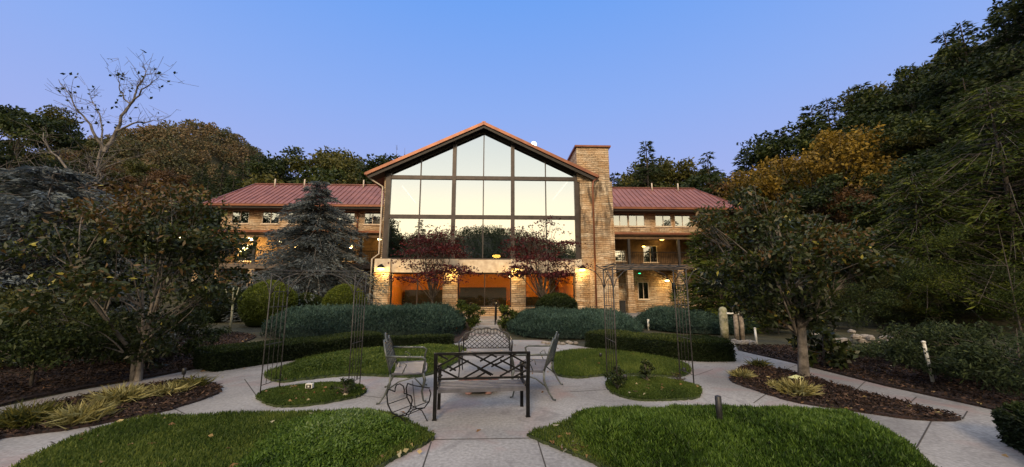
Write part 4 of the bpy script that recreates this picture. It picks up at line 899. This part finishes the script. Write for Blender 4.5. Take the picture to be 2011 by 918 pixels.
    m = MB(); m.box(wx0, wx1, PY-.6, PY-.51, 5.95, 6.12); part(m, 'porch_gutter', COPPER)
    m = MB(); m.box(wx0, wx1, PY-.35, PY-.2, 5.62, 5.86); m.box(wx0, wx1, PY-.5, WY-.02, 5.87, 5.93); part(m, 'porch_beam', BALW)
    m = MB(); m.box(wx0, wx1, PY-.35, WY-.02, 3.42, 3.62); m.box(wx0, wx1, PY-.4, PY-.36, 3.3, 3.66); part(m, 'balcony_deck', DECK)
    px_ = wx0+.4
    while px_ < wx1:
        m = MB(); m.box(px_-.09, px_+.09, PY-.34, PY-.16, 3.66, 5.62); part(m, 'porch_post', DKWOOD)
        m = MB(); m.box(px_-.3, px_+.3, PY-.4, PY+.1, .0, 1.0); m.box(px_-.22, px_+.22, PY-.36, PY+.04, 1.0, 3.3); part(m, 'porch_pier', STONE)
        px_ += 3.9
    m = MB(); m.bar((wx0, PY-.2, 4.62), (wx1, PY-.2, 4.62), .05, .05); m.bar((wx0, PY-.2, 3.76), (wx1, PY-.2, 3.76), .035, .035); k = wx0
    while k < wx1: m.bar((k, PY-.2, 3.76), (k, PY-.2, 4.6), .016, .016); k += .14
    part(m, 'balcony_railing', IRON)
    # middle and ground storey walls
    dz = [(x-.6, x+.6, 4.0, 5.4) for x in np.arange(wx0+2.2, wx1-1, 3.9)]; 
    if side > 0: dz = [(HW+2.7, HW+5.1, 4.1, 5.0)]+[(x-.6, x+.6, 4.0, 5.4) for x in np.arange(HW+7.2, wx1-1, 3.9)]
    wallholes(wx0, wx1, 3.62, 5.9, WY, dz, 'balcony_wall', BALW)
    for a, b, c, d in dz: window((a+b)/2, b-a, c, d, WY+.05, 0, gm=GL_HALL if b-a > 2 else GL_WIN)
    dg = [(x-.45, x+.45, 1.0, 2.4) for x in (([bl(1264, 578, WY)[0], bl(1330, 578, WY)[0]] if side > 0 else list(np.arange(wx0+2.2, wx1-1, 3.9))))]
    wallholes(wx0, wx1, 0, 3.42, WY, dg, 'ground_wall', STONE)
    for a, b, c, d in dg: window((a+b)/2, b-a, c, d, WY+.05, 0)
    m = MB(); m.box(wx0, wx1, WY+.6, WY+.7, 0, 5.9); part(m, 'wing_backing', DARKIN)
    e = wx0 if side < 0 else wx1; m = MB(); m.box(min(e, e-side*.25), max(e, e-side*.25), WY+.26, 11.8, 0, 8.4); part(m, 'end_wall', STONE)
m = MB(); m.tube([(bl(704, 415, WY)[0], WY-.1, 8.3), (bl(704, 415, WY)[0], WY-.1, 6.4)], .05, 7); part(m, 'downspout', COPPER)
# slanting glowing bars behind the hall glass for its bright streaks
for a, b in (((790, 366), (816, 398)), ((1114, 358), (1086, 392))):
    p0, p1 = bl(*a, 1.2), bl(*b, 1.2); m = MB(); m.bar((p0[0], 1.2, p0[1]), (p1[0], 1.2, p1[1]), .12, .06); part(m, 'glow_bar', GLOWBAR)
# terrace slab and steps
tag(MB().prism([(-12, 20.6), (8.5, 21.0), (8.6, 26), (16, 29), (-22, 29), (-12, 24.4)], -.1, .05).build('terrace', CONC), kind='structure')
x0, y0 = G(955, 640)
st = MB(); st.box(-2.15, -.85, 19.0, 19.4, 0, .09); st.box(-2.15, -.85, 19.4, 20.6, 0, .16); tag(st.build('steps', CONC), kind='structure')
rl = thing('stair_railing', 'pair of thin dark handrails beside the steps to the lodge', 'railing', (-1.5, 19.8, 0))
for s in (-1, 1):
    m = MB(); m.tube([(s*.66, -1.0, 0), (s*.66, -1.0, .95), (s*.66, .2, 1.05), (s*.66, .9, 1.05), (s*.66, .9, .1)], .022, 6); m.tube([(s*.66, -.1, .1), (s*.66, -.1, 1.02)], .018, 6); m.build('handrail', IRON, rl)

# ------------------------------------------------------------------ lamps
def wall_lamp(label, px, py, y, power=18, gm=LAMP, r=.14, group='lit lamps on the lodge', name='wall_lamp', lit=True, world=None):
    x, z = bl(px, py, y); M = Matrix.Rotation(YAW, 3, 'Z'); p = M @ Vector((x, y, 0))+Vector((BX, BY, z))
    o = thing(name, label, 'lamp', p, YAW, group)
    MB().lathe([(r*.45, .8*r), (r*1.0, -.25*r), (r*.9, -.35*r), (r*.3, -.6*r)], n=14).build('shade', gm, o)
    m = MB(); m.lathe([(r*1.1, .1*r), (r*.7, .7*r), (.02, 1.1*r)], n=14); m.bar((0, 0, r*.9), (0, .35, r*1.3), .03); m.build('bracket', IRON, o)
    if lit:
        l = bpy.data.lights.new('glow', 'POINT'); l.energy = power; l.color = (1, .62, .2); l.shadow_soft_size = .12; lo = bpy.data.objects.new('glow', l); COL.objects.link(lo); lo.parent = o; lo.location = (0, -.12, -r*1.2)
    return o
for nm, px, py in (('first', 748, 527), ('second', 888, 529), ('third', 1012, 529), ('fourth', 1144, 529)):
    wall_lamp('glowing amber lamp on the %s stone pier of the hall from the left' % nm, px, py, -.85, 40, LAMP, .24)
wall_lamp('lit lamp on the balcony just left of the glass hall', 745, 470, 4.6, 22, LAMPW, .15)
for i, (px, py, d) in enumerate(((492, 469, 'highest lit lamp of the left balcony, left of the cedar'), (481, 487, 'middle lit lamp of the left balcony, left of the cedar'), (474, 494, 'lowest lit lamp of the left balcony, left of the cedar'), (668, 474, 'lit lamp of the left balcony right of the cedar'), (552, 474, 'small lit lamp seen through the cedar'))):
    wall_lamp(d, px, py, 4.3, (160, 120, 90, 50, 20)[i], LAMPW, (.24, .2, .18, .17, .13)[i])
for i, (px, py, d) in enumerate(((367, 459, 'bright lamp seen through the left magnolia crown'), (362, 466, 'lamp just below the bright one in the left magnolia crown'), (290, 458, 'lamp far left behind the magnolia crown'))):
    wall_lamp(d, px, py, 2.2, 40, LAMPW, .26)
wall_lamp('upper amber lamp of the right balcony', 1300, 470, 4.6, 16, LAMP, .17); wall_lamp('smaller amber lamp of the right balcony', 1264, 484, 4.6, 10, LAMP, .13)
wall_lamp('amber lamp by the right ground floor window', 1310, 551, 4.8, 36, LAMPW, .17)
wall_lamp('small green lamp by the right ground floor door', 1256, 537, 4.8, 1, GREENL, .09, lit=False)
for px, py, d in ((973, 536, 'round lamp under the ceiling in the middle ground floor window'), (1002, 543, 'round lamp near the third pier inside the ground floor'), (912, 536, 'round lamp inside the ground floor behind the left maple')):
    wall_lamp(d, px, py, 1.4, 100, LAMPW, .12, name='ceiling_lamp')
for x in (-4.6, 4.4):
    o = wall_lamp('ceiling lamp inside the %s ground floor room' % ('left' if x < 0 else 'right'), 900, 536, 2.4, 260, LAMPW, .12, name='ceiling_lamp')
    M = Matrix.Rotation(YAW, 3, 'Z'); o.location = M @ Vector((x, 2.4, 0))+Vector((BX, BY, 3.0))
o = wall_lamp('squat amber table lamp glowing behind the hall glass', 975, 502, .9, 5, emis('table_lamp_glow', (1, .6, .1), 16), .3, name='table_lamp')

# bin by the porch pier
bx0, bz0 = bl(1222, 610, 2.4); M = Matrix.Rotation(YAW, 3, 'Z'); p = M @ Vector((bx0, 2.4, 0))+Vector((BX, BY, .05))
bn = thing('waste_bin', 'dark upright bin beside the right porch pier', 'bin', p, YAW); m = MB(); m.box(-.2, .2, -.2, .2, 0, .85); m.build('body', BLACK, bn); m = MB(); m.box(-.23, .23, -.23, .23, .85, .93); m.build('lid', BLACK, bn)

# moon
mp_ = A(1048, 284, 900); mo = MB(); n = 16
mo.lathe([(7.2*sin(pi*i/12)+.001, -7.2*cos(pi*i/12)) for i in range(13)], mp_, 24)
tag(mo.build('moon', MOON), 'bright white moon just over the right slope of the gable roof', 'moon')

# ------------------------------------------------------------------ black bench seen from behind
def black_bench():
    lx, ly = G(853, 826); rx, ry = G(1037, 819); c = ((lx+rx)/2, (ly+ry)/2); a = math.atan2(ry-ly, rx-lx); w = math.hypot(rx-lx, ry-ly)
    o = thing('garden_bench', 'black metal bench with a crossed lattice back, seen from behind', 'bench', (*c, 0), a); hw = w/2
    for s in (-1, 1):
        m = MB(); m.box(s*hw-.023, s*hw+.023, -.02, .025, 0, .40); m.bar((s*hw, 0, .40), (s*hw, -.07, .85), .046, .045, (0, 1, 0)); m.box(s*hw-.03, s*hw+.03, -.025, .03, 0, .012); m.build('back_leg', IRON, o)
        m = MB(); m.box(s*(hw-.02)-.022, s*(hw-.02)+.022, .44, .485, 0, .60); m.bar((s*(hw-.02), .5, .61), (s*(hw-.01), -.03, .63), .045, .03); m.box(s*(hw-.02)-.02, s*(hw-.02)+.02, .02, .46, .37, .405); m.build('arm_leg', IRON, o)
    m = MB(); P = lambda u, v: (-hw+.03+u*(w-.06), -.02-.05*v, .515+v*.325)
    m.bar(P(-.02, 1.0), P(1.02, 1.0), .035, .03); m.bar(P(0, 0), P(1, 0), .03, .025)
    seg = [((0, .45), (.24, 0)), ((.0, .98), (.11, .78)), ((.16, 1), (.62, .12)), ((.37, 1), (.81, .2)), ((.57, 1), (.66, .83)), ((.78, 1), (1, .56)), ((.70, .72), (.95, .25)), ((.44, .42), (.60, .10)), ((.10, .52), (.20, .33)),
           ((0, .50), (.25, .98)), ((.13, .32), (.34, .72)), ((.28, 0), (.74, .88)), ((.42, 0), (.54, .24)), ((.70, .05), (1, .62)), ((.60, .45), (.66, .57)), ((.64, .50), (.90, 1)), ((.86, 0), (1, .27)), ((.47, .68), (.62, .98)), ((.0, .06), (.05, .16))]
    for a_, b_ in seg: m.bar(P(*a_), P(*b_), .021, .016, (0, 1, 0))
    m.build('backrest', IRON, o)
    m = MB()
    for k in range(5): y = .015+k*.082; m.box(-hw+.028, hw-.028, y, y+.05, .372+.004*(k in (0, 4)), .392)
    m.box(-hw+.03, hw-.03, -.012, .01, .335, .385); m.box(-hw+.05, hw-.05, .42, .438, .33, .37)
    m.build('seat', SLAT, o)
black_bench()

# ------------------------------------------------------------------ cast lattice benches
def cast_bench(label, loc, rz, w, mt, arched=False, h=.92):
    o = thing('cast_bench', label, 'bench', (*loc, 0), rz); hw = w/2; D = .46; sh = .42   # front towards -y
    m = MB(); n = 20   # seat: fine mesh plate with bowed front
    m.box(-hw+.03, hw-.03, -D/2, D/2-.02, sh-.018, sh)
    m.tube([(-hw+.02, D/2, sh-.005), (-hw+.0, -D/2, sh-.005), (-hw*.5, -D/2-.04, sh-.01), (hw*.5, -D/2-.04, sh-.01), (hw, -D/2, sh-.005), (hw-.02, D/2, sh-.005)], .018, 7); m.build('seat', SLAT, o)
    yb = lambda z: D/2+.02+(z-sh)*.28
    def top(x):
        u = abs(x)/hw
        if arched: return h-.16*u**2.2-.0+.025*abs(sin(u*pi*2.4+pi/2))
        return h-.14*u**1.5+.05*cos(u*pi*3)
    xs = [-hw+.03+(w-.06)*i/28 for i in range(29)]
    m = MB(); m.tube([(-hw+.02, yb(sh), sh)]+[(x, yb(top(x)), top(x)) for x in xs]+[(hw-.02, yb(sh), sh)], .016, 7)
    if arched:  # scalloped second rail with filigree ribbons
        m.tube([(x*.97, yb(top(x)-.075), top(x)-.085-.02*abs(sin(x/hw*pi*2.5))) for x in xs], .010, 6)
        for i in range(1, 28, 1): x = xs[i]; m.tube([(x, yb(top(x)), top(x)), (x+.02*(-1)**i, yb(top(x)-.04), top(x)-.045), (x*.97, yb(top(x)-.08), top(x)-.09)], .006, 5)
    m.tube([(-hw+.02, yb(sh+.05), sh+.05), (hw-.02, yb(sh+.05), sh+.05)], .011, 6); m.build('back_frame', mt, o)
    m = MB(); st = .085 if arched else .095; lim = (lambda x: top(x)-.10) if arched else (lambda x: top(x)-.01)
    k = -w*1.5
    while k < w*1.5:
        for s in (-1, 1):
            pts = []
            for i in range(41):
                t = i/40*(h-sh); x = k+s*t*1.25; z = sh+.05+t
                if abs(x) < hw-.025 and z < lim(x): pts.append((x, yb(z), z))
            if len(pts) > 1: m.tube([pts[0], pts[-1]], .0075, 5)
        k += st*1.25
    if not arched:   # leafy scrolls cast over the lattice
        for i in range(26):
            x = random.uniform(-hw*.85, hw*.85); z = random.uniform(sh+.12, max(sh+.14, top(x)-.06)); a = random.uniform(0, pi)
            v = [(x+cos(a+q)*r_, yb(z)-.006, z+sin(a+q)*r_) for q, r_ in ((0, .05), (.9, .02), (pi, .05), (pi+.9, .02))]; m.add(v, [(0, 1, 2, 3)])
    m.build('back_lattice', mt, o)
    for s in (-1, 1):
        m = MB(); m.tube([(s*(hw-.0), yb(.68), .68), (s*(hw+.01), .05, .665), (s*(hw+.02), -D/2+.02, .655), (s*(hw+.02), -D/2-.03, .62), (s*(hw+.01), -D/2-.01, .54), (s*hw, -D/2+.0, sh)], .017, 7)
        m.tube([(s*hw, .08, sh), (s*hw, .02, .55), (s*hw, .1, .60), (s*hw, .12, .52)], .008, 5); m.build('armrest', mt, o)
        m = MB(); m.tube([(s*(hw-.0), -D/2, sh), (s*(hw+.01), -D/2-.03, .32), (s*(hw), -D/2+.01, .15), (s*(hw+.01), -D/2-.02, .02), (s*(hw+.01), -D/2-.06, .015)], [.02, .022, .015, .013, .016], 7); m.build('leg', mt, o)
        m = MB(); m.tube([(s*hw, yb(sh), sh), (s*hw, D/2+.02, .28), (s*hw, D/2+.09, .12), (s*hw, D/2+.16, .02), (s*hw, D/2+.2, .015)], [.018, .018, .014, .013, .015], 7)
        m.tube([(s*hw, D/2+.05, .2), (s*hw, .12, .31), (s*hw, -.1, .36), (s*hw, -D/2, .22)], .011, 6); m.build('leg', mt, o)
    return o
cx, cy = G(800, 789); cast_bench('grey cast metal armed bench left of the fire bowl, facing right', (cx-.10, cy+.42), R(90+12), 1.0, CAST)
cx, cy = G(1068, 784); cast_bench('grey cast metal armed bench right of the fire bowl, facing left', (cx-.12, cy+.48), R(-90-14), 1.0, CAST)
cx, cy = G(953, 738); cast_bench('dark cast loveseat with a scalloped diamond lattice back, facing the camera', (cx, cy+.15), R(2), 1.02, mat('dark_cast_metal', (.03, .03, .032), .4, .5, noisy((.02, .02, .022), (.06, .06, .062), 12, .3, .003)), True, .85)

# fire bowl
fx, fy = G(938, 776); fb = thing('fire_bowl', 'rusty round fire bowl standing behind the black bench', 'fire bowl', (fx, fy+.22, 0)); fb.scale = (.76, .76, .46)
MB().lathe([(.05, .06), (.2, .07), (.33, .13), (.41, .22), (.44, .33), (.47, .345), (.47, .355), (.43, .35), (.39, .24), (.3, .15), (.02, .1)], n=36).build('bowl', RUST, fb)
MB().lathe([(.02, .13), (.29, .15), (.3, .16), (.02, .18)], n=20).build('ash', mat('ash', (.05, .045, .045), .95), fb)
for i in range(4):
    a = pi/4+i*pi/2+.05; m = MB(); m.tube([(cos(a)*.24, sin(a)*.24, .13), (cos(a)*.30, sin(a)*.30, .05), (cos(a)*.31, sin(a)*.31, .03)], [.04, .05, .045], 8); m.lathe([(.02, 0), (.07, .01), (.075, .04), (.03, .07)], (cos(a)*.3, sin(a)*.3, 0), 12); m.build('foot', mat('pink_stone', (.34, .2, .18), .8), fb)

# firewood rack
rx_, ry_ = G(800, 832); fw = thing('firewood_rack', 'thin black wrought iron log rack with a looped handle', 'log rack', (rx_, ry_, 0), R(-28)); fw.scale = (.95, .95, .82)
def rackside(y):
    m = MB(); arc = [(-.2, y, .52), (-.215, y, .44), (-.20, y, .30), (-.13, y, .18), (-.03, y, .145), (.13, y, .145)]
    m.tube([(-.2, y, .52), (-.08, y, .50), (-.08, y, .55), (-.06, y, .60), (0, y, .625), (.06, y, .60), (.08, y, .55), (.08, y, .50), (.20, y, .48)] if y < 0 else [(-.2, y, .52), (-.08, y, .50), (.08, y, .50), (.2, y, .50)], .009, 6)
    m.tube([(-.2, y, .52), (-.225, y, .44), (-.20, y, .30), (-.12, y, .19), (0, y, .16), (.12, y, .19), (.20, y, .30), (.225, y, .42), (.20, y, .48)], .0095, 6)
    m.tube([(-.17, y, .0), (-.14, y, .06), (-.08, y, .14), (0, y, .16), (.08, y, .14), (.14, y, .06), (.18, y, .0)], .007, 6); return m
for y in (-.17, .19): rackside(y).build('end_hoop', IRON, fw)
m = MB()
for x, z in ((-.2, .30), (-.12, .19), (0, .16), (.12, .19), (.2, .30)): m.tube([(x, -.17, z), (x, .19, z)], .006, 6)
m.build('cross_bar', IRON, fw)

# ------------------------------------------------------------------ arbors
def arbor(label, quad, h, pr=.014, br=.010):
    """quad: front-left, front-right, back-right, back-left feet"""
    c = np.mean(np.array(quad), 0); o = thing('rose_arbor', label, 'arbor', (*c, 0)); q = [(x-c[0], y-c[1]) for x, y in quad]
    for (x, y) in q: m = MB(); m.tube([(x, y, 0), (x, y, h-.05)], pr, 7); m.lathe([(.03, 0), (.03, .01), (.012, .03)], (x, y, 0), 10); m.build('post', ARBOR, o)
    for a, b in ((0, 3), (1, 2)):   # open-work side panels
        m = MB(); A0, A1 = Vector((*q[a], 0)), Vector((*q[b], 0)); d = A1-A0
        for f in (.25, .5, .75): m.tube([A0+d*f+Vector((0, 0, .18)), A0+d*f+Vector((0, 0, h-.35+.1*(f == .5)))], .005, 5)
        for z in (.18, .8, 1.4, h-.35): m.tube([A0+Vector((0, 0, z)), A1+Vector((0, 0, z))], .006, 5)
        m.tube([A0+Vector((0, 0, h-.45)), A0+d*.15+Vector((0, 0, h-.25)), A0+d*.5+Vector((0, 0, h-.1)), A0+d*.85+Vector((0, 0, h-.25)), A1+Vector((0, 0, h-.45))], .007, 5)
        m.build('side_panel', ARBOR, o)
    m = MB()
    for a, b in ((0, 1), (3, 2), (0, 3), (1, 2)): m.tube([(*q[a], h-.05), (*q[b], h-.05)], br, 6); m.tube([(*q[a], h), (*q[b], h)], br, 6)
    for a, b in ((0, 1), (3, 2)):
        A0, A1 = Vector((*q[a], 0)), Vector((*q[b], 0)); d = (A1-A0).normalized()
        for P0, s in ((A0, 1), (A1, -1)):
            m.tube([P0+Vector((0, 0, h-.42)), P0+d*s*.07+Vector((0, 0, h-.26)), P0+d*s*.22+Vector((0, 0, h-.12)), P0+d*s*.42+Vector((0, 0, h-.05))], .008, 5)
            m.tube([P0+Vector((0, 0, h-.42)), P0-d*s*.05+Vector((0, 0, h-.24)), P0-d*s*.16+Vector((0, 0, h-.1)), P0-d*s*.32+Vector((0, 0, h-.03))], .008, 5)
    for f in np.linspace(0, 1, 9):
        p0 = Vector((*q[0], h+.01)).lerp(Vector((*q[1], h+.01)), f); p1 = Vector((*q[3], h+.01)).lerp(Vector((*q[2], h+.01)), f); e = (p1-p0)*.2; m.tube([p0-e, p1+e], br*.7, 5)
    m.build('top_frame', ARBOR, o); return o
arbor('thin rusty metal rose arbor over the left oval lawn', [G(510, 781), G(683, 777), G(706, 764), G(548, 767)], 2.0, .009, .004)
arbor('thin dark metal rose arbor over the right oval lawn', [G(1213, 772), G(1363, 758), G(1336, 745), G(1193, 752)], 2.12, .012, .009)

# ------------------------------------------------------------------ small garden things
def stake(label, px, py, h, lean=0, r=.03):
    o = thing('garden_stake', label, 'stake', (*G(px, py), 0)); m = MB(); m.tube([(0, 0, -.02), (lean, 0, h)], r, 8); m.build('rod', WHITE, o); m = MB(); m.lathe([(r*1.2, h-.01), (r*1.2, h+.02), (.003, h+.03)], (lean, 0, 0), 8); m.build('cap', WHITE, o)
stake('short white marker stake behind the right hedge', 1274, 648, .42, 0, .045); stake('white marker stake right of the wooden posts', 1487, 680, .52, -.02, .03); stake('leaning white marker stake right of the right magnolia', 1834, 757, .74, -.06, .026)
def path_light(label, px, py, h, white=False):
    o = thing('path_light', label, 'garden light', (*G(px, py), .02))
    if white:
        m = MB(); m.tube([(0, 0, 0), (0, 0, h*.45)], .01, 6); m.build('stake', BLACK, o); m = MB(); m.box(-.055, .055, -.03, .03, h*.45, h); m.build('body', WHITE, o); m = MB(); m.box(-.04, .04, -.036, -.031, h*.5, h*.88); m.build('front', BLACK, o)
        m = MB(); m.box(-.014, .014, -.04, -.037, h*.58, h*.8); m.build('window', WHITE, o)
    else:
        m = MB(); m.tube([(0, 0, 0), (.01, 0, h*.6)], .012, 7); m.build('stake', BLACK, o); m = MB(); m.lathe([(.022, h*.45), (.032, h*.5), (.034, h), (.026, h+.006), (.002, h+.008)], n=12); m.build('head', BLACK, o)
path_light('black cylinder light rising out of the front right ground cover', 1417, 868, .46); path_light('small white and black box light on the left oval lawn', 607, 772, .13, True)
path_light('small black light on the right crescent lawn', 1180, 708, .14); path_light('small black light on the left edge of the right oval lawn', 1228, 754, .13); path_light('small rusty light at the right tip of the left mulch bed', 359, 748, .2)
path_light('small black light under the right arbor frame', 1344, 738, .12)
sg = thing('flagstone_marker', 'pale yellow glossy card lying by the right magnolia trunk', 'marker', (*G(1564, 748), .05), .5); m = MB(); m.box(-.13, .0, -.07, .07, 0, .012, Matrix.Rotation(.15, 4, 'X')); m.box(.0, .13, -.06, .06, .013, .025, Matrix.Rotation(.15, 4, 'X')); m.build('card', mat('pale_card', (.75, .78, .38), .4), sg)
# weathered posts and mossy pillar
wpst = thing('wooden_gatepost', 'pair of weathered wooden posts behind the right hedge', 'post', (*G(1452, 668), 0))
wpst.scale = (.8, .8, .74)
for i, (dx, h) in enumerate(((-.10, 1.5), (.14, 1.4))):
    m = MB(); m.tube([(dx, 0, 0), (dx+.02, 0, h*.5), (dx, .01, h)], [.10, .095, .085], 7); m.build('post', WOODW, wpst)
m = MB(); m.bar((-.45, 0, 1.22), (.1, -.09, 1.2), .06, .07); m.build('rail', WHITE, wpst)
mx_, my_ = G(1424, 664); pl = thing('mossy_pillar', 'pale mossy rounded pillar left of the wooden posts', 'pillar', (mx_, my_, 0)); pl.scale = (.8, .8, .66); MB().lathe([(.17, 0), (.17, .5), (.18, 1.1), (.17, 1.5), (.12, 1.62), (.02, 1.67)], n=16).build('pillar_shaft', CAPW, pl)
def rock(px, py, s, label, group, Y=None, z=0):
    x, y = G(px, py); m = MB(); n = 12
    base = [(cos(2*pi*j/8), sin(2*pi*j/8)) for j in range(8)]; vs = []
    for k, (r, zz) in enumerate(((.85, 0), (1, .3), (.8, .62), (.35, .75))):
        for (a, b) in base: vs.append((a*r*s*random.uniform(.8, 1.2), b*r*s*.7*random.uniform(.8, 1.2), zz*s*random.uniform(.8, 1.15)))
    fs = [(k*8+j, k*8+(j+1) % 8, (k+1)*8+(j+1) % 8, (k+1)*8+j) for k in range(3) for j in range(8)]+[tuple(24+j for j in range(8))]
    m.add(vs, fs); o = m.build('rock', ROCK); o.location = (x, y, z); o.rotation_euler.z = random.uniform(0, 3); tag(o, label, 'rock', group)
for i in range(34):
    px = 1600+i*7.6+random.uniform(-4, 4); rock(px, 675+random.uniform(-3, 2)+(px-1640)*.02, random.uniform(.09, .19), 'pale stone in the long row beyond the right path', 'pale stones beyond the right path', z=.03+random.choice((0, .12, .28)))
for i, (px, py) in enumerate(((417, 688), (433, 687), (449, 688))): rock(px, py, .16, ('left', 'middle', 'right')[i]+' of the three pale stones behind the left hedge', 'pale stones behind the left hedge')
for i in range(9): rock(1065+i*8+random.uniform(-3, 3), 676+random.uniform(-2, 2), .10, 'small tan stone edging the right juniper mound', 'tan stones by the right juniper')
for i in range(7): rock(1425+i*9, 676+random.uniform(-2, 2), .16, 'brown stone at the foot of the wooden posts', 'stones by the wooden posts')
for i in range(12): rock(30+i*24+random.uniform(-6, 6), 700+random.uniform(-3, 3), .14, 'dim stone in the row behind the left magnolia', 'stones behind the left magnolia')
